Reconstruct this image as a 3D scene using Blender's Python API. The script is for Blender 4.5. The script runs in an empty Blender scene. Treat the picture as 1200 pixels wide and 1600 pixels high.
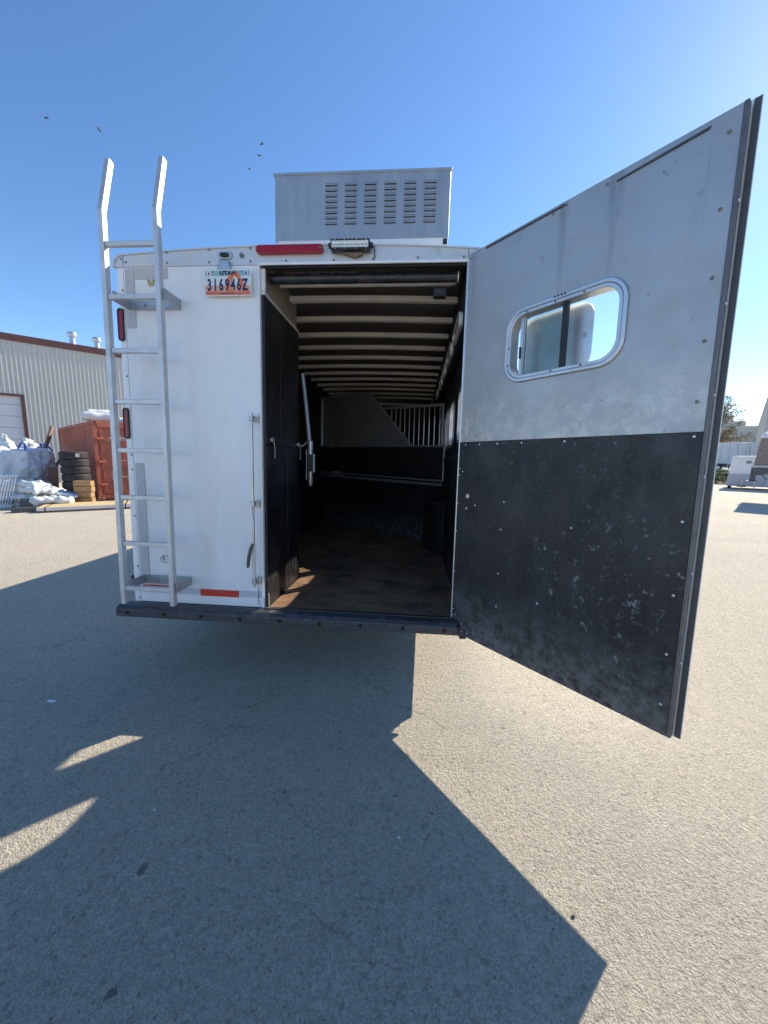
import bpy, bmesh, math, random
from mathutils import Vector, Matrix, noise as mnoise
from math import sin, cos, pi, radians
random.seed(7)
S = bpy.context.scene
COL = S.collection

# ------------------------------------------------------------------ camera, sky, sun, exposure
cd = bpy.data.cameras.new('camera'); cam = bpy.data.objects.new('camera', cd); COL.objects.link(cam); S.camera = cam
cd.sensor_fit = 'HORIZONTAL'; cd.sensor_width = 36.0; cd.lens = 18.0; cd.clip_start = 0.02; cd.clip_end = 3000
_r = Vector((0.99658, 0.08147, 0.01385)); _u = Vector((-0.02544, 0.14303, 0.98939)); _f = Vector((-0.07863, 0.98636, -0.14462))
_cm = Matrix(((_r.x, _u.x, -_f.x, 1.9356), (_r.y, _u.y, -_f.y, -2.4856), (_r.z, _u.z, -_f.z, 1.60), (0, 0, 0, 1)))
cam.matrix_world = _cm
SUN_AZ, SUN_EL = 45.0, 34.6
W = bpy.data.worlds.new('World'); S.world = W; W.use_nodes = True
SKY_STRENGTH = 0.15
def build_world():
    nt = W.node_tree; n = nt.nodes; n.clear(); L = nt.links.new
    out = n.new('ShaderNodeOutputWorld'); bg = n.new('ShaderNodeBackground'); bg.inputs['Strength'].default_value = SKY_STRENGTH
    sky = n.new('ShaderNodeTexSky'); sky.sky_type = 'NISHITA'; sky.sun_disc = False
    sky.sun_elevation = radians(SUN_EL); sky.sun_rotation = radians(SUN_AZ); sky.altitude = 1300
    sky.air_density = 1.0; sky.dust_density = 0.3; sky.ozone_density = 3.0
    tc = n.new('ShaderNodeTexCoord'); sep = n.new('ShaderNodeSeparateXYZ'); L(tc.outputs['Generated'], sep.inputs[0])
    mz = n.new('ShaderNodeMath'); mz.operation = 'MAXIMUM'; L(sep.outputs['Z'], mz.inputs[0]); mz.inputs[1].default_value = 0.02
    az = n.new('ShaderNodeMath'); az.operation = 'ADD'; L(mz.outputs[0], az.inputs[0]); az.inputs[1].default_value = 0.06
    dv = n.new('ShaderNodeVectorMath'); dv.operation = 'DIVIDE'; L(tc.outputs['Generated'], dv.inputs[0])
    cb = n.new('ShaderNodeCombineXYZ')
    for i in range(3): L(az.outputs[0], cb.inputs[i])
    L(cb.outputs[0], dv.inputs[1])
    no = n.new('ShaderNodeTexNoise'); no.inputs['Scale'].default_value = 1.5; no.inputs['Detail'].default_value = 8; no.inputs['Roughness'].default_value = 0.62
    no.inputs['Distortion'].default_value = 0.4
    L(dv.outputs[0], no.inputs['Vector'])
    # clouds only low over the horizon
    band = n.new('ShaderNodeMapRange'); L(sep.outputs['Z'], band.inputs[0])
    band.inputs[1].default_value = 0.26; band.inputs[2].default_value = 0.03; band.inputs[3].default_value = -0.45; band.inputs[4].default_value = 0.20
    ad = n.new('ShaderNodeMath'); ad.operation = 'ADD'; L(no.outputs['Fac'], ad.inputs[0]); L(band.outputs[0], ad.inputs[1])
    th = n.new('ShaderNodeMapRange'); th.interpolation_type = 'SMOOTHSTEP'; L(ad.outputs[0], th.inputs[0])
    th.inputs[1].default_value = 0.52; th.inputs[2].default_value = 0.74; th.inputs[3].default_value = 0; th.inputs[4].default_value = 0.85
    # a camera rendition of the clear sky: a little more saturated
    hs = n.new('ShaderNodeHueSaturation'); hs.inputs['Saturation'].default_value = 1.12; hs.inputs['Value'].default_value = 0.74
    L(sky.outputs[0], hs.inputs['Color'])
    mx = n.new('ShaderNodeMix'); mx.data_type = 'RGBA'; L(th.outputs[0], mx.inputs['Factor']); L(hs.outputs[0], mx.inputs['A'])
    mx.inputs['B'].default_value = (3.5, 3.55, 3.6, 1)
    L(mx.outputs['Result'], bg.inputs['Color']); L(bg.outputs[0], out.inputs[0])
build_world()
sl = bpy.data.lights.new('sun', 'SUN'); sl.energy = 3.7; sl.angle = radians(0.53); sl.color = (1.0, 0.90, 0.73)
sun = bpy.data.objects.new('sun', sl); COL.objects.link(sun)
_sd = Vector((sin(radians(SUN_AZ)) * cos(radians(SUN_EL)), cos(radians(SUN_AZ)) * cos(radians(SUN_EL)), sin(radians(SUN_EL))))
sun.rotation_euler = (-_sd).to_track_quat('-Z', 'Y').to_euler(); sun.location = _sd * 60
S.view_settings.view_transform = 'Standard'; S.view_settings.look = 'None'; S.view_settings.gamma = 1.0
S.view_settings.use_curve_mapping = False
S.view_settings.exposure = 1.08
try:
    S.cycles.max_bounces = 10; S.cycles.diffuse_bounces = 5; S.cycles.glossy_bounces = 4; S.cycles.transmission_bounces = 6; S.cycles.transparent_max_bounces = 8
except Exception: pass

# ------------------------------------------------------------------ materials
MATS = {}
def nmat(name):
    m = bpy.data.materials.new(name); m.use_nodes = True; nt = m.node_tree
    b = nt.nodes['Principled BSDF']; return m, nt, b
def coord(nt, kind='Object', scale=(1, 1, 1)):
    tc = nt.nodes.new('ShaderNodeTexCoord'); mp = nt.nodes.new('ShaderNodeMapping'); mp.inputs['Scale'].default_value = scale
    nt.links.new(tc.outputs[kind], mp.inputs[0]); return mp.outputs[0]
def noise(nt, vec, scale, detail=5, rough=.55, dist=0):
    t = nt.nodes.new('ShaderNodeTexNoise'); t.inputs['Scale'].default_value = scale; t.inputs['Detail'].default_value = detail
    t.inputs['Roughness'].default_value = rough; t.inputs['Distortion'].default_value = dist; nt.links.new(vec, t.inputs['Vector']); return t.outputs['Fac']
def ramp(nt, fac, lo, hi, a=0.0, b=1.0):
    t = nt.nodes.new('ShaderNodeMapRange'); nt.links.new(fac, t.inputs[0]); t.inputs[1].default_value = lo; t.inputs[2].default_value = hi
    t.inputs[3].default_value = a; t.inputs[4].default_value = b; return t.outputs[0]
def mixc(nt, fac, a, b):
    t = nt.nodes.new('ShaderNodeMix'); t.data_type = 'RGBA'
    if hasattr(fac, 'is_output') or not isinstance(fac, (int, float)): nt.links.new(fac, t.inputs['Factor'])
    else: t.inputs['Factor'].default_value = fac
    for k, v in (('A', a), ('B', b)):
        if isinstance(v, tuple): t.inputs[k].default_value = (*v[:3], 1)
        else: nt.links.new(v, t.inputs[k])
    return t.outputs['Result']
def math_(nt, op, a, b=None):
    t = nt.nodes.new('ShaderNodeMath'); t.operation = op
    for i, v in enumerate((a, b)):
        if v is None: continue
        if isinstance(v, (int, float)): t.inputs[i].default_value = v
        else: nt.links.new(v, t.inputs[i])
    return t.outputs[0]
def bump(nt, b, h, strength=.3, dist=.01):
    t = nt.nodes.new('ShaderNodeBump'); t.inputs['Strength'].default_value = strength; t.inputs['Distance'].default_value = dist
    nt.links.new(h, t.inputs['Height']); nt.links.new(t.outputs[0], b.inputs['Normal'])
def simple(name, col, rough=.5, metal=0.0, var=.12, vs=6.0, dirt=None, dirt_amt=.35, dscale=3.0, stretch=(1, 1, 1), bs=0.0, bscale=60, spec=None, thr=.5):
    m, nt, b = nmat(name); v = coord(nt, 'Object', stretch)
    n1 = noise(nt, v, vs, 6)
    c = mixc(nt, ramp(nt, n1, .3, .7), tuple(x * (1 - var) for x in col), tuple(min(1, x * (1 + var)) for x in col))
    if dirt:
        n2 = noise(nt, v, dscale, 8, .65)
        c = mixc(nt, ramp(nt, n2, thr, thr + .2, 0, dirt_amt), c, dirt)
    nt.links.new(c, b.inputs['Base Color']); b.inputs['Metallic'].default_value = metal
    n3 = noise(nt, v, vs * 2.3, 5); nt.links.new(ramp(nt, n3, .3, .7, max(.05, rough - .08), min(1, rough + .1)), b.inputs['Roughness'])
    if spec is not None: b.inputs['Specular IOR Level'].default_value = spec
    if bs: bump(nt, b, noise(nt, v, bscale, 4), bs, .004)
    MATS[name] = m; return m
M_white = simple('white_paint', (.84, .84, .84), .30, 0, .03, 1.5, (.52, .47, .42), .30, 3.2, (1, 1, .25), bs=.5, bscale=1.6, thr=.50)
M_whitedirt = simple('white_header_paint', (.66, .66, .65), .35, .3, .05, 3, (.34, .29, .23), .6, 7, (1, 1, .6), thr=.55)
M_alu = simple('bare_aluminium', (.62, .63, .64), .40, .9, .06, 4, (.30, .29, .28), .3, 3)
M_ladder = simple('ladder_aluminium', (.60, .60, .60), .48, .6, .10, 9, (.38, .36, .35), .5, 14, bs=.1, bscale=90, thr=.56)
M_bracket = simple('dull_aluminium', (.45, .45, .45), .5, .7, .08, 8)
M_steel = simple('galvanised_steel', (.50, .51, .51), .38, .9, .12, 25)
M_darksteel = simple('dark_steel', (.10, .105, .11), .5, .6, .2, 20)
M_black = simple('black_plastic', (.018, .018, .02), .42, 0, .2, 12)
M_tube = simple('black_vinyl_tube', (.02, .022, .025), .28, 0, .2, 8, (.12, .11, .10), .3, 8)
M_bumper = simple('bumper_rubber', (.05, .05, .056), .42, 0, .25, 14, (.19, .185, .18), .55, 18, (1, .6, 3), .25, 60, thr=.52)
M_hole = simple('bolt_dark', (.008, .007, .006), .7)
M_screw = simple('screw_zinc', (.68, .68, .66), .35, .7, .1, 60)
M_rustscrew = simple('screw_weathered', (.24, .22, .19), .5, .5, .3, 60)
M_red = simple('red_lens', (.34, .006, .018), .2, 0, .12, 40)
M_tape = simple('red_reflective_tape', (.62, .05, .025), .3, 0, .1, 40)
M_tapew = simple('silver_reflective_tape', (.56, .57, .62), .3, .1, .06, 60)
M_pad = simple('grey_adhesive_pad', (.50, .50, .51), .55, .1, .06, 12, (.62, .60, .58), .4, 20)
M_ceil = simple('ceiling_aluminium', (.12, .118, .112), .55, .35, .12, 4, (.09, .08, .07), .5, 3)
M_rib = simple('ceiling_rib_aluminium', (.80, .75, .68), .45, .2, .08, 8, (.42, .35, .27), .35, 9, (.5, 1, 1))
M_beige = simple('tan_wall_panel', (.36, .32, .27), .5, .2, .1, 3, (.22, .18, .14), .4, 4)
M_frame = simple('grey_tube_frame', (.44, .445, .45), .4, .6, .1, 10)
M_divpanel = simple('divider_aluminium', (.34, .34, .34), .42, .5, .12, 4)
M_int = simple('interior_black', (.012, .012, .013), .6, 0, .2, 5)
M_seal = simple('edge_seal_grey', (.10, .10, .10), .5, .3, .15, 20)
M_chan = simple('oxidised_channel', (.17, .165, .165), .5, .7, .12, 20)
M_gasket = simple('window_gasket', (.012, .012, .014), .45)
M_roof = simple('roof_skin', (.62, .62, .60), .45, .4, .06, 3)
M_under = simple('underbody', (.03, .03, .03), .8)
M_tan = simple('bracket_tan', (.36, .30, .22), .6)
M_mud = simple('dried_mud', (.20, .16, .12), .9, 0, .25, 30, bs=.5, bscale=50)
M_led = simple('led_reflector', (.75, .72, .60), .2, .6, .1, 200)
M_tyre = simple('tyre_rubber', (.028, .028, .03), .75, 0, .2, 10, (.09, .085, .08), .5, 6, bs=.4, bscale=30)

def galv(name, col, streaks=.5, rough=.42, metal=.8):
    m, nt, b = nmat(name); v = coord(nt, 'Object', (1, 1, .12)); v2 = coord(nt)
    st = noise(nt, v, 16, 6, .6); big = noise(nt, v2, 1.6, 4)
    c = mixc(nt, ramp(nt, st, .3, .75), tuple(x * .86 for x in col), tuple(x * 1.08 for x in col))
    c = mixc(nt, ramp(nt, big, .45, .75, 0, .35), c, tuple(x * .72 for x in col))
    fine = noise(nt, v2, 34, 6, .7)
    c = mixc(nt, ramp(nt, fine, .60, .72, 0, streaks), c, (.22, .21, .20))
    nt.links.new(c, b.inputs['Base Color']); b.inputs['Metallic'].default_value = metal
    nt.links.new(ramp(nt, st, .3, .7, rough - .07, rough + .12), b.inputs['Roughness'])
    bump(nt, b, noise(nt, v2, 2.5, 3), .12, .02)
    MATS[name] = m; return m
M_ac = galv('unit_housing_aluminium', (.45, .465, .48), .25, .45, .7)
M_doorskin = None
def door_skin():
    m, nt, b = nmat('door_aluminium'); v = coord(nt); vs = coord(nt, 'Object', (1, 1, .06))
    g = noise(nt, v, 1.7, 6, .6); st = noise(nt, vs, 9, 5, .6)
    c = mixc(nt, ramp(nt, g, .3, .7), (.42, .418, .415), (.52, .516, .51))
    # rain streaks that run down from the top edge
    sep = nt.nodes.new('ShaderNodeSeparateXYZ'); nt.links.new(v, sep.inputs[0])
    top = ramp(nt, sep.outputs['Z'], 1.75, 2.25, 0, 1)
    sm = math_(nt, 'MULTIPLY', ramp(nt, st, .56, .66), top)
    c = mixc(nt, math_(nt, 'MULTIPLY', sm, .6), c, (.20, .20, .21))
    # scuffs and whitish wear under the window
    wear = math_(nt, 'MULTIPLY', ramp(nt, noise(nt, v, 12, 9, .75, .3), .44, .62), ramp(nt, sep.outputs['Z'], 1.50, 1.30, 0, 1))
    c = mixc(nt, math_(nt, 'MULTIPLY', wear, .40), c, (.84, .78, .70))
    sc = noise(nt, coord(nt, 'Object', (1, 1, .5)), 22, 6, .7, 1.0)
    c = mixc(nt, ramp(nt, sc, .62, .70, 0, .6), c, (.20, .20, .20))
    nt.links.new(c, b.inputs['Base Color']); b.inputs['Metallic'].default_value = .78
    nt.links.new(ramp(nt, noise(nt, v, 5, 6, .6), .3, .7, .42, .58), b.inputs['Roughness'])
    bump(nt, b, math_(nt, 'ADD', noise(nt, v, 1.8, 3), math_(nt, 'MULTIPLY', noise(nt, coord(nt, 'Object', (1, 1, .03)), 120, 4, .6), .035)), .2, .03)
    return m
M_doorskin = door_skin()
def rubber_panel(name, base=(.012, .0125, .015), scuff=.55, dust_sheen_z=None):
    m, nt, b = nmat(name); v = coord(nt); vs = coord(nt, 'Object', (1, 1, .15))
    c = mixc(nt, ramp(nt, noise(nt, vs, 14, 7, .7), .42, .75), base, tuple(x * 2.2 for x in base))
    c = mixc(nt, ramp(nt, noise(nt, v, 2.6, 7, .62), .50, .75, 0, .35), c, (.085, .085, .095))
    sc = math_(nt, 'MULTIPLY', ramp(nt, noise(nt, v, 24, 9, .8, .2), .57, .63), ramp(nt, noise(nt, v, 2.3, 4, .5), .44, .60))
    sp = noise(nt, v, 60, 6, .7)
    c = mixc(nt, ramp(nt, sp, .56, .68, 0, .45), c, (.11, .11, .12))
    c = mixc(nt, math_(nt, 'MULTIPLY', sc, min(1, scuff * 1.5)), c, (.27, .27, .28))
    if dust_sheen_z:
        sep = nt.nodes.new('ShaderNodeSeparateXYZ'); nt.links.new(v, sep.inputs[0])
        d = math_(nt, 'MULTIPLY', ramp(nt, sep.outputs['Z'], dust_sheen_z[1], dust_sheen_z[0]), ramp(nt, noise(nt, v, 15, 9, .78, .15), .38, .60))
        c = mixc(nt, math_(nt, 'MULTIPLY', d, .8), c, (.21, .205, .20))  # pale foot: dust on the door, painted reflection sheen on the divider
    nt.links.new(c, b.inputs['Base Color'])
    nt.links.new(ramp(nt, noise(nt, v, 6, 6), .3, .7, .36, .6), b.inputs['Roughness'])
    bump(nt, b, noise(nt, v, 70, 4), .2, .002); MATS[name] = m; return m
M_doorrub = rubber_panel('door_rubber', dust_sheen_z=(-.1, .30))
M_wallrub = rubber_panel('wall_rubber', (.006, .0065, .008), .2)
M_divrub = rubber_panel('divider_rubber', (.010, .011, .014), .3, dust_sheen_z=(.0, .40))  # paler towards the floor: reflected sheen painted into the rubber colour
def floor_mat():
    m, nt, b = nmat('dirty_rubber_floor'); v = coord(nt); vs = coord(nt, 'Object', (.9, 1.3, 1))
    c = mixc(nt, ramp(nt, noise(nt, v, 2.2, 7, .65), .35, .68), (.16, .085, .045), (.42, .24, .13))
    c = mixc(nt, ramp(nt, noise(nt, vs, 3, 8, .7), .50, .62, 0, .85), c, (.075, .055, .045))
    c = mixc(nt, ramp(nt, noise(nt, v, 26, 7, .7), .58, .72, 0, .4), c, (.30, .22, .13))
    nt.links.new(c, b.inputs['Base Color']); b.inputs['Roughness'].default_value = .75
    bump(nt, b, noise(nt, v, 60, 5), .5, .004); return m
M_floor = floor_mat()
def glass(name, col, alpha_t=.0, rough=.03):
    m, nt, b = nmat(name); b.inputs['Base Color'].default_value = (*col, 1); b.inputs['Transmission Weight'].default_value = 1
    b.inputs['Roughness'].default_value = rough; b.inputs['IOR'].default_value = 1.45; return m
M_glass = glass('tinted_glass', (.55, .62, .58))
def asphalt():
    m, nt, b = nmat('asphalt'); v = coord(nt)
    vo = nt.nodes.new('ShaderNodeTexVoronoi'); vo.inputs['Scale'].default_value = 135; nt.links.new(v, vo.inputs['Vector'])
    vd = vo.outputs['Distance']; vc = vo.outputs['Color']
    vo2 = nt.nodes.new('ShaderNodeTexVoronoi'); vo2.inputs['Scale'].default_value = 58; nt.links.new(v, vo2.inputs['Vector'])
    sepc = nt.nodes.new('ShaderNodeSeparateColor'); nt.links.new(vc, sepc.inputs[0])
    big = noise(nt, v, .55, 6, .6); mid = noise(nt, v, 7, 6, .65)
    c = mixc(nt, ramp(nt, big, .3, .7), (.64, .585, .48), (.75, .69, .565))
    c = mixc(nt, ramp(nt, mid, .35, .7, 0, .4), c, (.52, .48, .41))
    c = mixc(nt, ramp(nt, sepc.outputs[0], 0, 1, 0, .38), c, mixc(nt, sepc.outputs[1], (.46, .43, .38), (.90, .85, .76)))
    c = mixc(nt, ramp(nt, vd, .38, .66, 0, .35), c, (.27, .25, .22))
    c = mixc(nt, ramp(nt, noise(nt, v, 75, 3, .6), .61, .69, 0, .75), c, (.13, .12, .105))
    c = mixc(nt, ramp(nt, noise(nt, v, 62, 3, .6), .63, .70, 0, .7), c, (.80, .76, .66))
    s2 = nt.nodes.new('ShaderNodeSeparateColor'); nt.links.new(vo2.outputs['Color'], s2.inputs[0])
    c = mixc(nt, ramp(nt, s2.outputs[0], .75, .95, 0, .25), c, (.90, .84, .70))
    c = mixc(nt, ramp(nt, s2.outputs[1], .88, .98, 0, .35), c, (.20, .185, .16))
    # farther out the yard is dusted with pale gravel
    sep = nt.nodes.new('ShaderNodeSeparateXYZ'); nt.links.new(v, sep.inputs[0])
    dust = math_(nt, 'MULTIPLY', ramp(nt, sep.outputs['Y'], 1.5, 9, 0, .55), ramp(nt, noise(nt, coord(nt, 'Object', (.35, 1, 1)), .9, 8, .68), .38, .62))
    c = mixc(nt, dust, c, (.72, .645, .52))
    # tyre-worn darker lanes
    lane = noise(nt, coord(nt, 'Object', (.08, .9, 1)), 1.1, 4, .5)
    c = mixc(nt, ramp(nt, lane, .55, .72, 0, .22), c, (.34, .32, .29))
    wc = nt.nodes.new('ShaderNodeTexVoronoi'); wc.feature = 'DISTANCE_TO_EDGE'; wc.inputs['Scale'].default_value = .55
    wd_ = nt.nodes.new('ShaderNodeVectorMath'); wd_.operation = 'MULTIPLY_ADD'; wn_ = nt.nodes.new('ShaderNodeTexNoise'); wn_.inputs['Scale'].default_value = 3; wn_.inputs['Detail'].default_value = 7; nt.links.new(v, wn_.inputs['Vector']); nt.links.new(wn_.outputs['Color'], wd_.inputs[0]); wd_.inputs[1].default_value = (.7, .7, 0); nt.links.new(v, wd_.inputs[2]); nt.links.new(wd_.outputs[0], wc.inputs['Vector'])
    crk = math_(nt, 'MULTIPLY', ramp(nt, wc.outputs['Distance'], .004, .0, 0, .45), ramp(nt, noise(nt, v, .8, 3), .50, .58))
    c = mixc(nt, crk, c, (.10, .095, .085))
    # oil drips: dark round stains that belong to the ground
    wob = nt.nodes.new('ShaderNodeTexNoise'); wob.inputs['Scale'].default_value = 30; nt.links.new(v, wob.inputs['Vector'])
    wv = nt.nodes.new('ShaderNodeVectorMath'); wv.operation = 'MULTIPLY_ADD'; nt.links.new(wob.outputs['Color'], wv.inputs[0]); wv.inputs[1].default_value = (.05, .05, 0)
    nt.links.new(v, wv.inputs[2])
    for (sx, sy, r) in STAINS:
        d = nt.nodes.new('ShaderNodeVectorMath'); d.operation = 'DISTANCE'; nt.links.new(wv.outputs[0], d.inputs[0]); d.inputs[1].default_value = (sx + .025, sy + .025, 0)
        c = mixc(nt, ramp(nt, d.outputs['Value'], r, r * .6, 0, .62), c, (.075, .07, .06))
    vm = nt.nodes.new('ShaderNodeVectorMath'); vm.operation = 'MULTIPLY'; nt.links.new(c, vm.inputs[0]); vm.inputs[1].default_value = (1.08, 1.04, .99); c = vm.outputs[0]
    nt.links.new(c, b.inputs['Base Color']); b.inputs['Roughness'].default_value = .82; b.inputs['Specular IOR Level'].default_value = .35
    h = math_(nt, 'ADD', math_(nt, 'MULTIPLY', vd, -.7), math_(nt, 'MULTIPLY', noise(nt, v, 55, 5, .72), 3.2))
    h = math_(nt, 'ADD', h, math_(nt, 'MULTIPLY', noise(nt, v, 300, 4, .7), .8))
    bump(nt, b, h, 1.0, .0115); return m
STAINS = [(.92, -1.29, .022), (1.07, -1.63, .018), (1.93, -.62, .016), (1.53, -.47, .016), (1.88, -.87, .012), (2.5, -.35, .015), (1.35, -.9, .012)]
M_asphalt = asphalt()

# ------------------------------------------------------------------ mesh helpers
class MB:
    def __init__(s): s.bm = bmesh.new()
    def box(s, x0, x1, y0, y1, z0, z1):
        v = [s.bm.verts.new(p) for p in ((x0, y0, z0), (x1, y0, z0), (x1, y1, z0), (x0, y1, z0), (x0, y0, z1), (x1, y0, z1), (x1, y1, z1), (x0, y1, z1))]
        for f in ((0, 3, 2, 1), (4, 5, 6, 7), (0, 1, 5, 4), (1, 2, 6, 5), (2, 3, 7, 6), (3, 0, 4, 7)): s.bm.faces.new([v[i] for i in f])
        return s
    def obox(s, o, ax, ay, az):
        o, ax, ay, az = map(Vector, (o, ax, ay, az))
        v = [s.bm.verts.new(o + ax * i + ay * j + az * k) for i, j, k in ((0, 0, 0), (1, 0, 0), (1, 1, 0), (0, 1, 0), (0, 0, 1), (1, 0, 1), (1, 1, 1), (0, 1, 1))]
        for f in ((0, 3, 2, 1), (4, 5, 6, 7), (0, 1, 5, 4), (1, 2, 6, 5), (2, 3, 7, 6), (3, 0, 4, 7)): s.bm.faces.new([v[i] for i in f])
        return s
    def tube(s, pts, r, n=12, caps=True):
        pts = [Vector(p) for p in pts]; rings = []
        for i, p in enumerate(pts):
            d = (pts[min(i + 1, len(pts) - 1)] - pts[max(i - 1, 0)]).normalized()
            a = d.orthogonal().normalized() if i == 0 else (prev - d * prev.dot(d)).normalized()
            prev = a; b_ = d.cross(a); rr = r[i] if isinstance(r, (list, tuple)) else r
            rings.append([s.bm.verts.new(p + a * rr * cos(2 * pi * k / n) + b_ * rr * sin(2 * pi * k / n)) for k in range(n)])
        for i in range(len(rings) - 1):
            for k in range(n): s.bm.faces.new((rings[i][k], rings[i][(k + 1) % n], rings[i + 1][(k + 1) % n], rings[i + 1][k]))
        if caps: s.bm.faces.new(list(reversed(rings[0]))); s.bm.faces.new(rings[-1])
        return s
    def bar(s, p0, p1, w, h, up=(0, 0, 1)):   # rectangular bar, w sideways, h along up
        p0, p1 = Vector(p0), Vector(p1); d = (p1 - p0); u = Vector(up); sd = d.cross(u).normalized() * w; uu = sd.cross(d).normalized() * h
        return s.obox(p0 - sd / 2 - uu / 2, d, sd, uu)
    def prism(s, poly, f0, f1):               # poly = 2-D points; f0/f1 map (a,b) to 3-D
        a = [s.bm.verts.new(f0(*p)) for p in poly]; b = [s.bm.verts.new(f1(*p)) for p in poly]; n = len(poly)
        s.bm.faces.new(list(reversed(a))); s.bm.faces.new(b)
        for i in range(n): s.bm.faces.new((a[i], a[(i + 1) % n], b[(i + 1) % n], b[i]))
        return s
    def frame(s, outer, inner, f0, f1):       # ring plate between two matching loops
        n = len(outer); L_ = [[s.bm.verts.new(f(*p)) for p in q] for f in (f0, f1) for q in (outer, inner)]
        oa, ia, ob, ib = L_
        for i in range(n):
            j = (i + 1) % n
            for q in ((oa[i], oa[j], ia[j], ia[i]), (ob[j], ob[i], ib[i], ib[j]), (oa[j], oa[i], ob[i], ob[j]), (ia[i], ia[j], ib[j], ib[i])):
                try: s.bm.faces.new(q)
                except ValueError: pass
        return s
    def lathe(s, prof, n=20, o=(0, 0, 0)):
        o = Vector(o); rings = [[s.bm.verts.new(o + Vector((r * cos(2 * pi * k / n), r * sin(2 * pi * k / n), z))) for k in range(n)] for r, z in prof]
        for i in range(len(rings) - 1):
            for k in range(n): s.bm.faces.new((rings[i][k], rings[i][(k + 1) % n], rings[i + 1][(k + 1) % n], rings[i + 1][k]))
        return s
    def ball(s, c, r, sx=1, sy=1, sz=1, u=10, v=7):
        m = Matrix.Translation(c) @ Matrix.Diagonal((sx * r, sy * r, sz * r, 1)); bmesh.ops.create_uvsphere(s.bm, u_segments=u, v_segments=v, radius=1, matrix=m); return s
    def build(s, name, mat, parent=None, bevel=0, smooth=False, loc=None, fix=True):
        if fix: bmesh.ops.recalc_face_normals(s.bm, faces=s.bm.faces)
        me = bpy.data.meshes.new(name); s.bm.to_mesh(me); s.bm.free(); me.materials.append(mat)
        o = bpy.data.objects.new(name, me); COL.objects.link(o)
        if parent: o.parent = parent
        if loc: o.location = loc
        if smooth:
            for p in me.polygons: p.use_smooth = True
            if smooth == 'auto':
                me.set_sharp_from_angle(angle=radians(35))
        if bevel:
            m = o.modifiers.new('bevel', 'BEVEL'); m.width = bevel; m.segments = 2; m.limit_method = 'ANGLE'; m.angle_limit = radians(40)
        return o
def empty(name, label, cat, loc=(0, 0, 0), rotz=0, group=None):
    o = bpy.data.objects.new(name, None); COL.objects.link(o); o.location = loc; o.rotation_euler = (0, 0, rotz); o.empty_display_size = .2
    tag(o, label, cat, group); return o
def tag(o, label, cat, group=None):
    o['label'] = label; o['category'] = cat
    if group: o['group'] = group
    return o
def dup(o, parent=None, loc=None):
    c = o.copy(); COL.objects.link(c)
    if parent is not None: c.parent = parent
    if loc is not None: c.location = loc
    return c
def copy_tree(root, loc, rotz=0, label=None):
    r = root.copy(); COL.objects.link(r); r.location = loc; r.rotation_euler = (0, 0, rotz)
    if label: r['label'] = label
    for ch in [o for o in root.children]:
        c = ch.copy(); COL.objects.link(c); c.parent = r
        for g in ch.children:
            d = g.copy(); COL.objects.link(d); d.parent = c
    return r
def rrect(x0, x1, y0, y1, r, n=6):
    out = []
    for cx, cy, a0 in ((x1 - r, y1 - r, 0), (x0 + r, y1 - r, 90), (x0 + r, y0 + r, 180), (x1 - r, y0 + r, 270)):
        for k in range(n + 1):
            a = radians(a0 + 90 * k / n); out.append((cx + r * cos(a), cy + r * sin(a)))
    return out
def rect_match(loop, X0, X1, Y0, Y1, n=6):
    # outer rectangle points matching the corners and sides of a rrect loop with n segments per corner
    out = []; half = n // 2
    corners = ((X1, Y1), (X0, Y1), (X0, Y0), (X1, Y0))
    for ci, (cx, cy) in enumerate(corners):
        for k in range(n + 1):
            px, py = loop[ci * (n + 1) + k]
            if k == half: out.append((cx, cy))
            elif (k < half) == (ci in (0, 2)): out.append((cx, py))   # side on x-edge
            else: out.append((px, cy))
    return out
XY = lambda z: (lambda a, b: Vector((a, b, z)))
def XZ(y): return lambda a, b: Vector((a, y, b))
def YZ(x): return lambda a, b: Vector((x, a, b))

# ------------------------------------------------------------------ ground
g = MB(); N = 40
g.bm.faces.new([g.bm.verts.new(p) for p in ((-900, -300, 0), (900, -300, 0), (900, 1500, 0), (-900, 1500, 0))])
gr = g.build('ground', M_asphalt); gr['kind'] = 'structure'

# ================================================================== THE HORSE TRAILER (trailer frame: X right, Y forward, Z up from floor)
TM = Matrix(((0.99996, -0.0001983, 0.0084723, 0), (0, 0.999726, 0.0233986, 0), (-0.0084746, -0.0233978, 0.99969, 0.54345), (0, 0, 0, 1)))
OFF = Vector((1.12, 0, -.55))
T = bpy.data.objects.new('horse_trailer', None); COL.objects.link(T); T.matrix_world = TM @ Matrix.Translation(OFF)
tag(T, 'large white horse trailer with its rear door swung wide open and a ladder', 'trailer')
def P(mb, name, mat, bevel=0, smooth=False, parent=None):
    if parent is None: o = mb.build(name, mat, T, bevel, smooth); o.location = -OFF
    else: o = mb.build(name, mat, parent, bevel, smooth)
    return o
XL, XR, LEN = -.065, 2.315, 7.4
def roofz(x):
    t = (x - 1.125) / 1.19
    return 2.352 - .042 * t * t
def arch(inset=0.0, zlow=2.243):
    pts = [(XL + inset, zlow)]
    for k in range(6):
        a = pi - k * (pi / 2) / 5; pts.append((XL + inset + .06 + .06 * cos(a), roofz(XL + .06) - .06 + .06 * sin(a) - inset * .6))
    for k in range(1, 12):
        x = XL + .06 + (XR - XL - .12) * k / 12; pts.append((x, roofz(x) - inset * .6))
    for k in range(6):
        a = pi / 2 - k * (pi / 2) / 5; pts.append((XR - inset - .06 + .06 * cos(a), roofz(XR - .06) - .06 + .06 * sin(a) - inset * .6))
    pts.append((XR - inset, zlow)); return pts
# header over the rear opening
hd = P(MB().prism(arch(), XZ(0.0), XZ(.05)), 'header_panel', M_whitedirt, .002)
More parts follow.
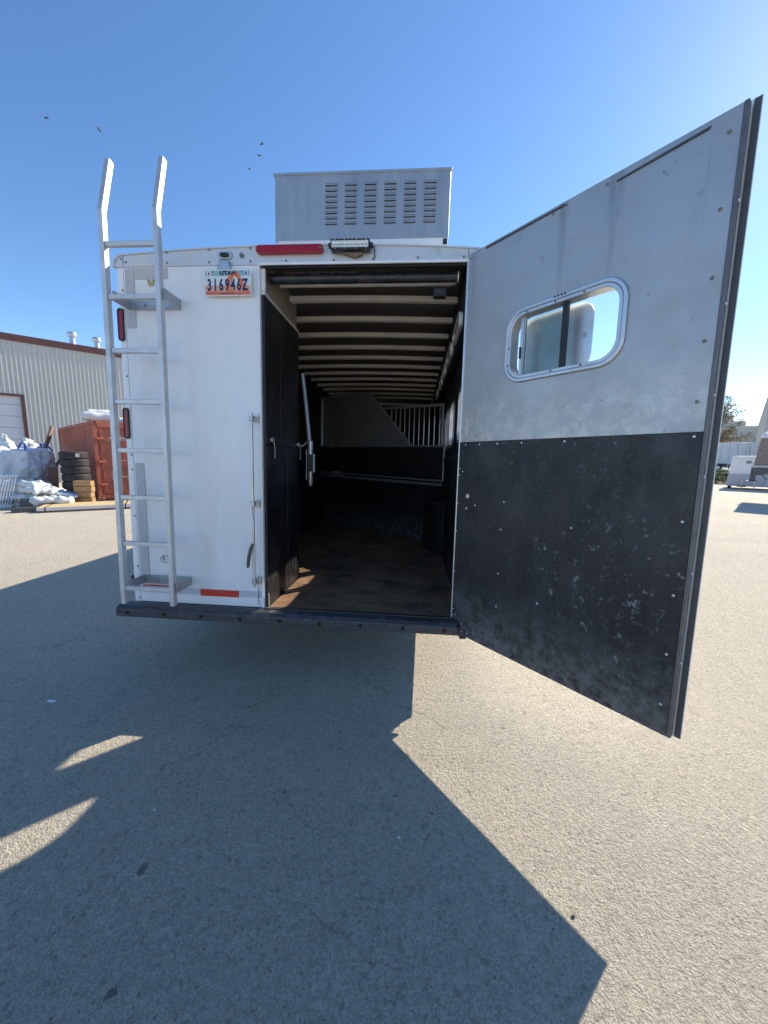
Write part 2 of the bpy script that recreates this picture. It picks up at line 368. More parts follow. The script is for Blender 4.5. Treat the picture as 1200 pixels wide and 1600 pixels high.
# roof skin with a small lip
mb = MB(); up_ = arch(-.005, 2.243); lo_ = arch(.008, 2.243)
mb.prism(up_ + list(reversed(lo_)), XZ(-.008), XZ(LEN)); P(mb, 'roof', M_roof, 0, 'auto')
# left rear wall sheet, seam strip, left corner column
P(MB().box(.0, .897, 0.0, .04, .003, 2.240), 'rear_wall_panel', M_white, .002)
P(MB().prism([(XL, .35), (XL, .04), (XL + .012, .012), (XL + .035, .0), (-.003, .0), (-.003, .06), (-.025, .06), (-.025, .35)], XY(-.01), XY(2.24)), 'corner_post', M_white, .002, 'auto')
P(MB().box(.897, .911, -.012, .045, .0, 2.243), 'door_jamb', M_white, .003)
P(MB().box(.897, 2.205, -.010, .0, 2.236, 2.252), 'drip_rail', M_white, .002)
P(MB().box(2.205, 2.31, .004, .045, -.01, 2.238), 'hinge_post', M_alu, .002)
# seams and edges on header
for sx_, sz_ in ((.0, 2.325), (1.632, 2.34), (2.20, 2.31)): P(MB().box(sx_, sx_ + .003, -.002, .0, 2.253, sz_), 'panel_seam', M_darksteel)
# side walls
P(MB().box(XL, XL + .03, .35, LEN, -.12, 2.24), 'left_side_wall', M_white)
P(MB().box(.93, 2.2, .01, .03, 2.225, 2.30), 'header_lining', M_int)
# right side wall with window openings
WINS = [(.50, .80), (1.17, 1.60), (1.68, 2.06), (2.20, 2.48)]
WZ0, WZ1 = 1.22, 1.62
def rwall(x0, x1, name, mat, z0, z1, grow=0):
    mb = MB(); y = .046
    for (a, b) in WINS:
        a -= grow; b += grow; m = (WZ0 - grow, WZ1 + grow)
    edges = [.046] + [ (WINS[i][1] + WINS[i + 1][0]) / 2 for i in range(3)] + [3.1]
    for i, (a, b) in enumerate(WINS):
        inner = rrect(a, b, WZ0, WZ1, .09); outer = rect_match(inner, edges[i], edges[i + 1], z0, z1)
        mb.frame(outer, inner, YZ(x0), YZ(x1))
    mb.box(x0, x1, 3.1, LEN, z0, z1); return P(mb, name, mat, 0)
rwall(2.285, XR, 'right_side_wall', M_white, -.10, 2.24)
rwall(2.272, 2.284, 'right_wall_lining', M_int, 1.08, 2.30)
for i, (a, b) in enumerate(WINS):
    o = rrect(a - .02, b + .02, WZ0 - .02, WZ1 + .02, .1); n_ = rrect(a + .012, b - .012, WZ0 + .012, WZ1 - .012, .085)
    wf = P(MB().frame(o, n_, YZ(2.262), YZ(2.30)), 'side_window', M_frame, 0)
    mb = MB()
    for k in range(1, 5):
        y = a + (b - a) * k / 5
        mb.tube([(2.268, y, WZ0 + .01), (2.268, y, WZ1 - .01)], .007, 8)
    if i > 1: P(mb, 'window_bar', M_steel, 0, 'auto', wf)
    else: mb.bm.free()
P(MB().box(2.262, 2.271, .06, LEN - .1, -.005, 1.10), 'right_rubber_lining', M_wallrub, .003)
P(MB().box(2.256, 2.2615, .06, 3.4, 1.085, 1.11), 'lining_trim', M_darksteel)
P(MB().box(2.27, XR, .06, LEN, -.17, -.101), 'side_skirt', M_under)
# floor, frame, underside
P(MB().box(XL + .03, 2.285, -.0, LEN, -.10, -.004), 'floor_deck', M_under)
P(MB().box(.94, 2.261, .004, 4.6, -.004, .006), 'floor_mat', M_floor, .002)
P(MB().box(.34, .94, .76, 4.6, -.004, .006), 'floor_mat', M_floor)
P(MB().box(.15, .23, .9, LEN, -.2, -.10).box(2.02, 2.10, .9, LEN, -.2, -.10), 'frame_rail', M_under, .003)
for yy in (1.2, 2.4, 3.6): P(MB().box(.0, 2.25, yy, yy + .06, -.17, -.101), 'cross_member', M_under)
# front bulkhead + gooseneck nose, wheels
P(MB().box(XL, XR, LEN, LEN + .03, -.12, 2.24), 'front_wall', M_white)
P(MB().box(XL + .03, XR - .03, LEN + .03, LEN + 2.1, 1.05, 2.27), 'nose_section', M_white, .06)
P(MB().box(.33, 2.271, 5.9, 5.93, .0, 2.28), 'bulkhead', M_int)
for wx0 in (-.05, 2.08):
    for wy in (4.55, 5.45):
        zc = -.543 + .0234 * wy + .0085 * (wx0 + .1) + .385
        w = MB(); prof = [(.20, -.11), (.34, -.11), (.375, -.09), (.385, -.05), (.385, .05), (.375, .09), (.34, .11), (.20, .11)]
        w.lathe(prof, 28)
        ob = P(w, 'wheel', M_tyre, 0, 'auto'); ob.matrix_local = Matrix.Translation(-OFF + Vector((wx0 + .11, wy, zc))) @ Matrix.Rotation(pi / 2, 4, 'Y')
        r2 = MB().lathe([(.0, .07), (.12, .07), (.19, .10), (.205, .10), (.205, -.1), (.0, -.1)], 24); P(r2, 'rim', M_alu, 0, 'auto', ob)
for sx0, sx1 in ((XL - .2, XL - .002), (XR + .002, XR + .2)):
    P(MB().prism([(4.05, .0), (4.2, .36), (5.8, .36), (5.95, .0), (5.9, .0), (5.77, .33), (4.23, .33), (4.1, .0)], YZ(sx0), YZ(sx1)), 'fender', M_alu, .004)
# rear bumper
mb = MB(); prof = [(.0, .000), (-.035, .004), (-.075, -.004), (-.098, -.022), (-.098, -.078), (.0, -.085)]
def bx_(x): return lambda y, z: Vector((x, y, z))
bp = P(mb.prism(prof, bx_(-.118), bx_(2.235)), 'rear_bumper', M_bumper, .004)
P(MB().prism([(2.236, -.098), (2.236, .0), (2.33, .0), (2.33, -.02)], XY(-.084), XY(-.022)), 'bumper_end', M_bumper, .004)
for x in (-.03, .235, .50, .775, 1.05, 1.325, 1.60, 1.88, 2.15):
    h = MB().tube([(x, -.0985, -.048), (x, -.102, -.048)], .0135, 12); P(h, 'bolt_hole', M_hole, 0, 'auto', bp)
P(MB().box(.915, 2.2, -.030, .003, .0045, .012), 'threshold_trim', M_bumper, .002)

# weathered pads and tapes on the rear wall
P(MB().box(.012, .30, -.0035, -.001, 2.165, 2.233), 'adhesive_strip', M_pad)
P(MB().box(.012, .072, -.0055, -.0036, 1.865, 2.23), 'adhesive_strip', M_pad)
P(MB().box(.012, .075, -.0055, -.001, .20, .985), 'adhesive_strip', M_pad)
P(MB().box(.02, .888, -.002, -.0004, .072, .118), 'reflective_tape', M_tapew)
P(MB().box(.447, .727, -.0035, -.0021, .067, .115), 'reflective_tape', M_tape)['label'] = 'red reflective strip'
P(MB().box(.02, .34, -.0035, -.0021, .118, .128), 'reflective_tape', M_tape)['label'] = 'thin red reflective line'
# small brass residue where a lamp was screwed
P(MB().box(.170, .205, -.008, -.001, 2.125, 2.150).box(.165, .175, -.01, -.001, 2.145, 2.160).box(.200, .210, -.01, -.001, 2.145, 2.160), 'brass_clip', simple('brass', (.50, .38, .17), .45, .5))
# screws on the rear: small ones joined
def screws(pts, r, mat, name='rivets', parent=None, axis=(0, -1, 0), h=.004):
    mb = MB(); ax = Vector(axis)
    for p in pts:
        p = Vector(p); mb.tube([p, p + ax * h * .5, p + ax * h], [r, r, r * .55], 8)
    o = P(mb, name, mat, 0, False, parent); o['kind'] = 'stuff'; return o
screws([(x, -.001, z) for x, z in ((.02, 2.315), (.02, 2.27), (.30, 2.325), (.30, 2.262), (.58, 2.335), (.58, 2.262), (.85, 2.337), (.85, 2.262), (1.08, 2.262), (1.38, 2.262), (1.625, 2.262), (1.90, 2.335), (1.90, 2.268), (2.175, 2.32), (2.175, 2.268), (2.24, 2.315))], .0075, M_rustscrew)
screws([(-.012, -.001, z) for z in (2.29, 2.10, 1.98, 1.56, 1.27, 1.04, .94, .62, .26, .03)], .006, M_rustscrew)

# tail lights (red, black surround) in the corner post
for z0 in (1.79, 1.155):
    o = rrect(-.052, -.012, z0 - .008, z0 + .198, .019); i = rrect(-.046, -.018, z0 + .002, z0 + .188, .0135)
    tl = P(MB().frame(o, i, XZ(-.012), XZ(.0)), 'tail_light', M_gasket, 0)
    P(MB().prism(i, XZ(-.009), XZ(-.001)), 'lens', M_red, .002, False, tl)
P(MB().box(XL - .02, XL, .02, .06, .12, .18), 'side_marker', M_black, .004)

# plate lamp, grommet, plate bracket
pl = P(MB().prism(rrect(.64, .735, 2.275, 2.318, .02), XZ(-.012), XZ(0)), 'plate_lamp', M_steel, .004)
P(MB().prism(rrect(.66, .715, 2.284, 2.309, .011), XZ(-.02), XZ(-.012)), 'lamp_cover', M_gasket, .003, False, pl)
P(MB().tube([(.795, -.001, 2.297), (.795, -.010, 2.297)], .014, 14).tube([(.795, -.010, 2.297), (.795, -.013, 2.297)], .006, 10), 'grommet', M_rustscrew)
P(MB().prism([(.655, 2.24), (.655, 2.262), (.72, 2.262), (.72, 2.24), (.738, 2.205), (.638, 2.205)], XZ(-.028), XZ(-.002)), 'plate_bracket', M_steel, .003)
# license plate
PX0, PX1, PZ0, PZ1, PY = .561, .866, 2.046, 2.202, -.032
def flat(name, col, rough=.35):
    m, nt, b = nmat(name); b.inputs['Base Color'].default_value = (*col, 1); b.inputs['Roughness'].default_value = rough; return m
plate = P(MB().prism(rrect(PX0, PX1, PZ0, PZ1, .012), XZ(PY), XZ(PY + .003)), 'license_plate', flat('plate_white', (.80, .80, .78)), .0012)
def pband(z0, z1, mat, y, r=.008, name='plate_print'):
    P(MB().prism(rrect(PX0 + .006, PX1 - .006, z0, z1, r), XZ(PY - y), XZ(PY)), name, mat, 0, False, plate)
pband(PZ0 + .115, PZ1 - .006, flat('plate_teal', (.27, .50, .50)), .0005)
pband(PZ0 + .062, PZ0 + .117, flat('plate_cream', (.72, .74, .72)), .0009, .001)
pband(PZ0 + .024, PZ0 + .064, flat('plate_salmon', (.72, .38, .25)), .0007, .001)
pband(PZ0 + .006, PZ0 + .026, flat('plate_orange', (.72, .17, .09)), .0012, .006)
# stone arch print
archp = [(.705, .020), (.700, .055), (.708, .095), (.722, .122), (.740, .138), (.762, .146), (.782, .140), (.792, .122), (.805, .100), (.822, .070), (.838, .030), (.845, .014), (.812, .014), (.806, .040), (.795, .070), (.778, .098), (.764, .116), (.752, .112), (.742, .090), (.733, .060), (.738, .034), (.756, .018), (.730, .012)]
P(MB().prism([(a, PZ0 + b) for a, b in archp], XZ(PY - .0016), XZ(PY)), 'plate_print', flat('plate_arch', (.74, .20, .08)), 0, False, plate)
def text(s, size, mat, name, parent, fn, depth=.0008, sx=1.0, bold=0.0, spacing=1.0):
    c = bpy.data.curves.new(name, 'FONT'); c.body = s; c.size = size; c.extrude = depth; c.align_x = 'CENTER'; c.align_y = 'CENTER'; c.offset = bold; c.space_character = spacing
    c.resolution_u = 3
    o = bpy.data.objects.new(name, c); COL.objects.link(o); bpy.context.view_layer.update()
    me = bpy.data.meshes.new_from_object(o.evaluated_get(bpy.context.evaluated_depsgraph_get()))
    bpy.data.objects.remove(o); me.materials.clear(); me.materials.append(mat)
    for v in me.vertices: v.co = fn(v.co.x * sx, v.co.y, v.co.z)
    o = bpy.data.objects.new(name, me); COL.objects.link(o); o.parent = parent; return o
M_navy = flat('plate_navy', (.008, .015, .09))
def on_plate(cx, cz, dy=.0022, sz=1.0): return lambda a, b, c: Vector((cx + a, PY - dy - c, cz + b * sz))
for i, ch in enumerate('316946Z'):
    text(ch, .078, M_navy, 'plate_character', plate, on_plate(PX0 + .034 + i * .0385, PZ0 + .062, sz=1.22), sx=.70, bold=.0022)
text('UTAH', .032, M_navy, 'plate_character', plate, on_plate((PX0 + PX1) / 2 + .002, PZ0 + .134, .003), sx=1.15, bold=.0012, spacing=1.1)
for cx, s, m in ((PX0 + .033, '6', flat('sticker_red', (.45, .01, .05))), (PX1 - .033, '25', flat('sticker_blue', (.02, .08, .35)))):
    P(MB().box(cx - .013, cx + .013, PY - .0022, PY, PZ0 + .117, PZ0 + .147), 'plate_sticker', flat('sticker_white', (.75, .76, .80)), 0, False, plate)
    text(s, .026, m, 'plate_character', plate, on_plate(cx, PZ0 + .131, .003), bold=.001, sx=1 if s == '6' else .75)
text('LIFE ELEVATED', .010, M_navy, 'plate_character', plate, on_plate((PX0 + PX1) / 2, PZ0 + .014, .002), sx=1.3)
screws([(PX0 + .058, PY - .0012, PZ1 - .015), (PX1 - .058, PY - .0012, PZ1 - .015), (PX1 - .075, PY - .0012, PZ0 + .010)], .005, M_rustscrew, 'plate_screws', plate)

# round 3M conspicuity sticker
st = P(MB().prism([(.205 + .045 * cos(2 * pi * k / 32), .318 + .030 * sin(2 * pi * k / 32)) for k in range(32)], XZ(-.0012), XZ(-.0003)), 'round_sticker', flat('sticker_black', (.02, .02, .025)))
P(MB().prism([(.205 + .041 * cos(2 * pi * k / 32), .318 + .026 * sin(2 * pi * k / 32)) for k in range(32)], XZ(-.0018), XZ(-.0012)), 'sticker_face', flat('sticker_face', (.78, .79, .80)), 0, False, st)
text('3M', .016, flat('sticker_red_ink', (.6, .02, .03)), 'sticker_print', st, lambda a, b, c: Vector((.185 + a, -.0026 - c, .330 + b)), bold=.0006)
P(MB().box(.205, .222, -.0026, -.0018, .333, .3355).box(.172, .198, -.0026, -.0018, .313, .318).box(.172, .212, -.0026, -.0018, .302, .3045).prism([(.214, .308), (.214, .315), (.222, .328), (.236, .328), (.240, .315), (.238, .308)], XZ(-.0026), XZ(-.0018)), 'sticker_print', flat('sticker_ink', (.02, .02, .02)), 0, False, st)

# red marker lamp over the opening, LED light bar
mk = P(MB().prism(rrect(.897, 1.318, 2.295, 2.343, .018), XZ(-.032), XZ(-.001)), 'marker_lamp', M_red, .005)
P(MB().tube([(1.302, -.033, 2.319), (1.302, -.036, 2.319)], .006, 8), 'lamp_screw', M_rustscrew, 0, False, mk)
lb = P(MB().box(1.372, 1.610, -.060, -.012, 2.292, 2.352), 'light_bar', M_black, .004)
P(MB().box(1.380, 1.602, -.0625, -.0605, 2.303, 2.340), 'reflector_plate', simple('reflector_cream', (.72, .70, .62), .3, .2), 0, False, lb)
for k in range(10):
    x = 1.393 + k * .0218
    P(MB().lathe([(.0098, 0), (.0095, .003), (.006, .0012), (.0001, .0006)], 14), 'led_lens', M_led, 0, 'auto', lb).matrix_local = Matrix.Translation((x, -.0626, 2.3215)) @ Matrix.Rotation(pi / 2, 4, 'X')
P(MB().box(1.355, 1.371, -.05, -.02, 2.312, 2.335), 'end_cap', M_black, .003, False, lb)
P(MB().box(1.611, 1.628, -.05, -.02, 2.312, 2.335), 'end_cap', M_black, .003, False, lb)
mb = MB()
for k in range(9): mb.box(1.385 + k * .026, 1.389 + k * .026, -.057, -.014, 2.3525, 2.3555)
o = P(mb, 'cooling_fins', M_black, 0, False, lb); o['kind'] = 'stuff'
screws([(x, -.0605, z) for x in (1.40, 1.457, 1.53, 1.59) for z in (2.297, 2.3465)], .0035, M_screw, 'bar_screws', lb)
P(MB().prism([(1.43, 2.292), (1.565, 2.292), (1.56, 2.278), (1.535, 2.270), (1.515, 2.262), (1.49, 2.272), (1.45, 2.282)], XZ(-.03), XZ(-.004)), 'mud_patch', M_mud, .004)
P(MB().tube([(1.63, -.03, 2.318), (1.64, -.03, 2.30), (1.632, -.012, 2.285), (1.64, -.003, 2.27)], .003, 6), 'lamp_wire', M_black)

# ladder
LY = -.17
ld = None
for i, x in enumerate((.0, .341)):
    mb = MB(); pth = [(LY, .05), (LY, 2.47), (LY + .082, 2.80)]
    w, d = .031, .040
    rings = []
    for k, (y, z) in enumerate(pth):
        ty, tz = (0, 1) if k < 1 else ((.12, .9927) if k == 1 else (.2412, .9705))
        ny, nz = tz, -ty
        rings.append([mb.bm.verts.new((x + a * w, y + ny * b * d, z + nz * b * d)) for a, b in ((0, -.5), (1, -.5), (1, .5), (0, .5))])
    for k in range(2):
        for j in range(4): mb.bm.faces.new((rings[k][j], rings[k][(j + 1) % 4], rings[k + 1][(j + 1) % 4], rings[k + 1][j]))
    mb.bm.faces.new(rings[0]); mb.bm.faces.new(rings[2])
    o = P(mb, 'ladder' if i == 0 else 'ladder_rail', M_ladder, .004, False, ld)
    if i == 0: ld = o
for z in (2.288, 1.989, 1.675, 1.368, 1.066, .765, .461, .157):
    P(MB().box(.032, .340, LY - .012, LY + .018, z - .014, z + .014), 'rung', M_ladder, .003, False, ld)
for z in (1.985, .150):
    P(MB().box(.035, .385, -.010, -.003, z - .01, z + .052), 'bracket_plate', M_bracket, .001, False, ld)
    P(MB().box(.378, .385, LY + .0, -.0105, z - .01, z + .052), 'bracket_arm', M_bracket, .001, False, ld)
    P(MB().box(.034, .041, LY + .0225, -.0105, z - .01, z + .052), 'bracket_arm', M_bracket, .001, False, ld)
    P(MB().tube([(.14, -.0105, z + .02), (.14, -.022, z + .02)], .011, 8), 'bolt', M_steel, .002, False, ld)

# latch rod on the rear wall
rod = P(MB().tube([(.862, -.055, 1.325), (.862, -.055, .165)], .0095, 14), 'latch_rod', M_alu, 0, 'auto')
for z in (1.29, .735, .205):
    P(MB().box(.850, .886, -.045, -.003, z - .016, z + .016).tube([(.862, -.055, z - .016), (.862, -.055, z + .016)], .016, 14), 'rod_guide', M_steel, .003, 'auto', rod)
    P(MB().tube([(.884, -.020, z + .026), (.884, -.020, z - .026)], .011, 10), 'guide_pin', M_steel, 0, 'auto', rod)
P(MB().bar((.852, -.068, .735), (.872, -.080, .60), .012, .006, (0, 1, 0)).bar((.872, -.080, .60), (.868, -.078, .47), .016, .006, (0, 1, 0)), 'lever', M_steel, .002, False, rod)
P(MB().tube([(.868, -.082, .47), (.855, -.084, .44), (.840, -.084, .38), (.832, -.084, .31)], [.009, .012, .012, .010], 10), 'lever_grip', M_darksteel, 0, 'auto', rod)
P(MB().tube([(.869, -.02, .18), (.872, -.005, .12), (.865, -.004, .06), (.873, -.004, .02)], .0016, 5), 'thin_wire', M_hole)

# roof unit housing (louvred aluminium box)
AY0, AY1 = .25, 1.35
ac = P(MB().box(.920, 2.093, AY0, AY1, 2.512, 2.925), 'roof_unit_housing', M_ac, .004)
P(MB().box(.912, 2.101, AY0 - .006, AY1, 2.918, 2.932), 'housing_lid', M_ac, .002, False, ac)
P(MB().box(.935, 2.090, AY0 - .002, AY0 + .03, 2.462, 2.5115), 'base_channel', M_white, .002, False, ac)
P(MB().box(.98, 2.075, AY0 + .02, AY0 + .05, 2.32, 2.461), 'base_plate', M_alu, 0, False, ac)
P(MB().prism([(1.62, 2.355), (1.62, 2.455), (1.90, 2.46), (1.96, 2.40), (1.99, 2.345)], XZ(AY0 - .02), XZ(AY0 - .004)), 'tan_bracket', M_tan, .002, False, ac)
P(MB().box(2.058, 2.085, AY0 - .008, AY0 - .003, 2.47, 2.505), 'black_clip', M_black, .001, False, ac)
lmesh = None
for ci in range(6):
    for ri in range(8):
        x = 1.306 + ci * .1315; z = 2.862 - ri * .0338
        if lmesh is None:
            m2 = MB(); w = .040; n = 7
            # half-round hood: arched top, open slot below
            prof = [(0.0, .0), (-.004, .0), (-.009, -.009), (-.010, -.0165), (-.008, -.0165), (-.0075, -.010), (-.003, -.003), (0, -.003)]
            m2.prism(prof, lambda y, z_: Vector((-w, y, z_)), lambda y, z_: Vector((w, y, z_)))
            lv = P(m2, 'louver', M_ac, .0015, False, ac); lmesh = lv; lv.location = (x, AY0, z)
            m3 = MB().box(-w + .002, w - .002, -.0018, -.0004, -.0184, -.0032)
            sl_ = P(m3, 'louver_slot', M_darksteel, 0, False, ac); smesh = sl_; sl_.location = (x, AY0, z)
        else:
            dup(lmesh, ac, (x, AY0, z)); dup(smesh, ac, (x, AY0, z))
screws([(x, AY0 - .001, 2.535) for x in (.97, 1.33, 1.655, 2.03)], .009, M_steel, 'housing_screws', ac)

# ---------------------------------------------------------- interior
# partition beside the rear opening (X = .93), silver capped
pw = P(MB().box(.914, .931, .012, .44, .006, 1.128).box(.914, .931, .444, .74, .006, 1.128).box(.914, .931, .012, .30, 1.132, 2.07).box(.914, .931, .304, .74, 1.132, 2.07), 'tack_wall', M_wallrub, .002)
P(MB().box(.905, .935, .012, .745, 2.0705, 2.092), 'wall_cap', M_rib, .002, False, pw)
P(MB().box(.905, .938, .010, .028, 2.093, 2.225), 'wall_cap', M_rib, .002, False, pw)
P(MB().box(.902, .913, .010, .74, 2.0925, 2.32), 'upper_wall_panel', M_beige, 0, False, pw)
P(MB().box(.9305, .936, .012, .028, .006, .10), 'wall_cap', M_steel, .001, False, pw)
P(MB().box(.34, .90, .742, .75, .006, 2.3), 'tack_wall_back', M_int)
P(MB().box(.325, .345, .76, 4.7, .0, 2.3), 'left_wall_lining', M_int)
def ring(y, z):
    t = MB(); n = 16; pts = [(.948, y + .018 * cos(2 * pi * k / n), z + .018 * sin(2 * pi * k / n)) for k in range(n + 1)]
    t.tube(pts, .0035, 6); o = P(t, 'tie_ring', M_steel, 0, 'auto')
    P(MB().box(.932, .946, y - .022, y - .006, z - .012, z + .012), 'ring_plate', M_steel, .002, False, o)
    P(MB().tube([(.95, y + .006, z - .018), (.953, y + .008, z - .05), (.95, y + .018, z - .07), (.95, y + .02, z - .105), (.95, y + .012, z - .125)], .005, 6), 'snap_clip', M_steel, 0, 'auto', o)
    return o
ring(.10, 1.165)
r2_ = ring(.70, 1.165)
P(MB().tube([(.955, .71, 1.15), (.985, .73, 1.17), (1.01, .75, 1.20)], .005, 6), 'tether_chain', M_steel)
# swing-up arm with its latch tube
P(MB().tube([(.952, .78, 1.76), (.985, .77, 1.50), (1.018, .755, 1.20)], .017, 12), 'folding_arm', M_frame, 0, 'auto')
lt = P(MB().tube([(1.028, .75, 1.205), (1.028, .75, 1.195), (1.028, .75, .83), (1.028, .75, .815)], [.014, .022, .022, .012], 14), 'latch_tube', M_alu, 0, 'auto')
P(MB().box(1.003, 1.056, .722, .78, .94, 1.085), 'latch_block', M_black, .004, False, lt)
P(MB().box(1.057, 1.066, .73, .77, .935, 1.09), 'latch_plate', M_alu, .002, False, lt)
P(MB().box(.985, .994, .765, .775, .87, 1.13), 'edge_strip', M_frame)
# rolled curtain tube, camera
P(MB().tube([(.936, .11, 2.205), (2.15, .11, 2.205)], .031, 18), 'curtain_roll', M_tube, 0, 'auto')
P(MB().tube([(2.151, .11, 2.205), (2.158, .11, 2.205)], .033, 18), 'roll_end_cap', M_rib, 0, 'auto')
P(MB().box(.98, 2.15, .15, .18, 2.181, 2.190), 'curtain_track', M_rib, .002)
cm_ = P(MB().box(2.005, 2.085, .09, .15, 2.085, 2.135), 'rear_camera', M_black, .006)
P(MB().tube([(2.045, .09, 2.108), (2.045, .076, 2.104)], .016, 12), 'camera_lens', M_gasket, .002, False, cm_)
P(MB().tube([(2.06, .12, 2.136), (2.10, .13, 2.15), (2.15, .13, 2.17)], .003, 5), 'camera_cable', M_black)
# ceiling skin + arched ribs
mb = MB(); n = 10
xs = [.345 + (2.2 - .345) * k / n for k in range(n + 1)]
poly = [(x, roofz(x) - .028) for x in xs] + [(x, roofz(x) - .022) for x in reversed(xs)]
P(mb.prism(poly, XZ(.06), XZ(5.85)), 'ceiling', M_ceil)
for k, y in enumerate((.52, .92, 1.32, 1.71, 2.10, 2.49, 2.86, 3.22, 3.60, 3.95, 4.35, 4.75)):
    x0 = .36
    if y < .75: x0 = .936
    xs = [x0 + (2.195 - x0) * q / 8 for q in range(9)]
    drop = lambda x: -.108 + .012 * (((x - 1.25) / .95) ** 2) * -1
    poly = [(x, 2.226 - .018 * ((x - 1.25) / .95) ** 2) for x in xs] + [(x, 2.262 - .018 * ((x - 1.25) / .95) ** 2) for x in reversed(xs)]
    P(MB().prism(poly, XZ(y - .028), XZ(y + .022)), 'ceiling_rib', M_rib, .003)
P(MB().box(2.203, 2.270, .06, 4.6, 1.90, 2.31), 'ceiling_cove', M_int, .004)
# vents along the upper right wall
for a, b in ((.16, .62), (.80, 1.30), (1.46, 1.80), (2.0, 2.42), (2.75, 3.1)):
    o = rrect(a, b, 1.93, 2.03, .045); i = rrect(a + .015, b - .015, 1.945, 2.015, .032)
    vt = P(MB().frame(o, i, YZ(2.178), YZ(2.202)), 'wall_vent', M_rib, .0015)
    P(MB().prism(i, YZ(2.195), YZ(2.199)), 'vent_screen', M_int, 0, False, vt)
# head divider (slanted plane across the stall)
A0 = Vector((.35, 4.08, 0)); B0 = Vector((2.27, 2.51, 0))
DD = (B0 - A0).normalized(); DN = Vector((-DD.y, DD.x, 0)); LB = (B0 - A0).length
def DV(s, z, o=0): return A0 + DD * s + DN * o + Vector((0, 0, z))
def dpr(poly, o0, o1): return MB().prism(poly, lambda a, b: DV(a, b, o0), lambda a, b: DV(a, b, o1))
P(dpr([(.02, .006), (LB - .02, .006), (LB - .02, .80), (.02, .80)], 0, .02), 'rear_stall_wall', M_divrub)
# swinging gate with the head panel and bars
A0 = Vector((.36, 3.84, 0)); B0 = Vector((2.283, 2.12, 0)); DD = (B0 - A0).normalized(); DN = Vector((-DD.y, DD.x, 0))
dvd = P(dpr([(.02, .90), (2.52, .87), (2.52, 1.235), (.02, 1.28)], 0, .015), 'divider_gate', M_int)
P(dpr([(.03, 1.31), (.03, 2.06), (1.175, 2.0), (1.97, 1.275)], .004, .016), 'head_panel', M_divpanel, 0, False, dvd)
def dbar(a, b, r=.018, name='divider_tube', mat=M_frame, o=0.0):
    P(MB().tube([DV(*a, o), DV(*b, o)], r, 10), name, mat, 0, 'auto', dvd)
dbar((.0, 1.296), (2.56, 1.251), .015); dbar((.0, 2.071), (1.183, 2.017), .018); dbar((1.183, 2.017), (2.01, 1.265), .022); dbar((.01, 1.30), (.01, 2.07))
dbar((.07, 1.33), (.07, 2.02), .011, 'light_strip', M_alu, -.025)
dbar((.0, .871), (2.54, .838), .013); dbar((.0, .822), (2.53, .789), .018)
dbar((1.45, 1.78), (2.51, 1.734), .018); dbar((2.51, 1.745), (2.51, 1.26), .016)
dbar((2.56, .845), (2.56, 1.248), .018, 'divider_post', M_alu, -.01)
P(dpr([(2.585, 1.02), (2.625, 1.02), (2.625, 1.15), (2.585, 1.15)], -.05, -.03), 'latch_plate', M_alu, .003, False, dvd)
for k in range(11):
    s = 1.60 + k * .083
    dbar((s, 1.27), (s, 1.77 - (s - 1.45) * .043), .006, 'grille_bar', M_steel, .045)
# low black flap and the feed manger edge on the right
P(MB().prism([(2.26, 2.34), (2.26, 1.75), (2.16, 1.85), (2.06, 2.15), (2.05, 2.34)], XY(.01), XY(.62)), 'corner_flap', M_wallrub, .01)

# ---------------------------------------------------------- rear door, swung out
PHI = radians(40.4); DS = Vector((sin(PHI), -cos(PHI), 0)); DO = Vector((cos(PHI), sin(PHI), 0)); H0 = Vector((2.199, -.001, 0))
DW = 1.245; DZ0, DZ1, DZM = -.078, 2.274, 1.168
def D(s, z, o=0): return H0 + DS * s + DO * o + Vector((0, 0, z))
def Df(o): return lambda a, b: D(a, b, o)
DWX = (.345, .905, 1.500, 1.825)
hole = rrect(*DWX, .085, 8); 
mb = MB(); outer = rect_match(hole, 0.0, DW, DZM, DZ1, 8); mb.frame(outer, hole, Df(0), Df(.004))
door = P(mb, 'rear_door', M_doorskin)
mb = MB(); outer = rect_match(hole, -.02, DW + .036, DZ0 - .005, DZ1 + .016, 8); mb.frame(outer, hole, Df(.037), Df(.041))
P(mb, 'outer_skin', M_white, 0, False, door)
P(MB().prism([(0, DZ0), (DW - .004, DZ0), (DW - .004, DZM - .002), (0, DZM - .002)], Df(-.004), Df(.004)), 'rubber_panel', M_doorrub, .001, False, door)
P(MB().prism([(DW - .003, DZ0), (DW + .012, DZ0), (DW + .012, DZ1), (DW - .003, DZ1)], Df(-.006), Df(.018)), 'edge_channel', M_chan, .003, False, door)
P(MB().prism([(DW - .01, DZ0 + .005), (DW + .004, DZ0 + .005), (DW + .004, DZ1 - .01), (DW - .01, DZ1 - .01)], Df(.0185), Df(.0365)), 'edge_core', M_darksteel, 0, False, door)
P(MB().prism([(DW + .014, DZ0 - .004), (DW + .034, DZ0 - .004), (DW + .034, DZ1 + .014), (DW + .014, DZ1 + .014)], Df(.0335), Df(.0368)), 'edge_seal', M_seal, 0, False, door)
P(MB().prism([(.0, DZ1 - .012), (DW, DZ1 - .012), (DW, DZ1 + .003), (.0, DZ1 + .003)], Df(.0045), Df(.0365)), 'top_channel', M_alu, .001, False, door)
P(MB().prism([(.0, DZ0), (DW, DZ0), (DW, DZ0 + .01), (.0, DZ0 + .01)], Df(.0045), Df(.0365)), 'bottom_channel', M_darksteel, .001, False, door)
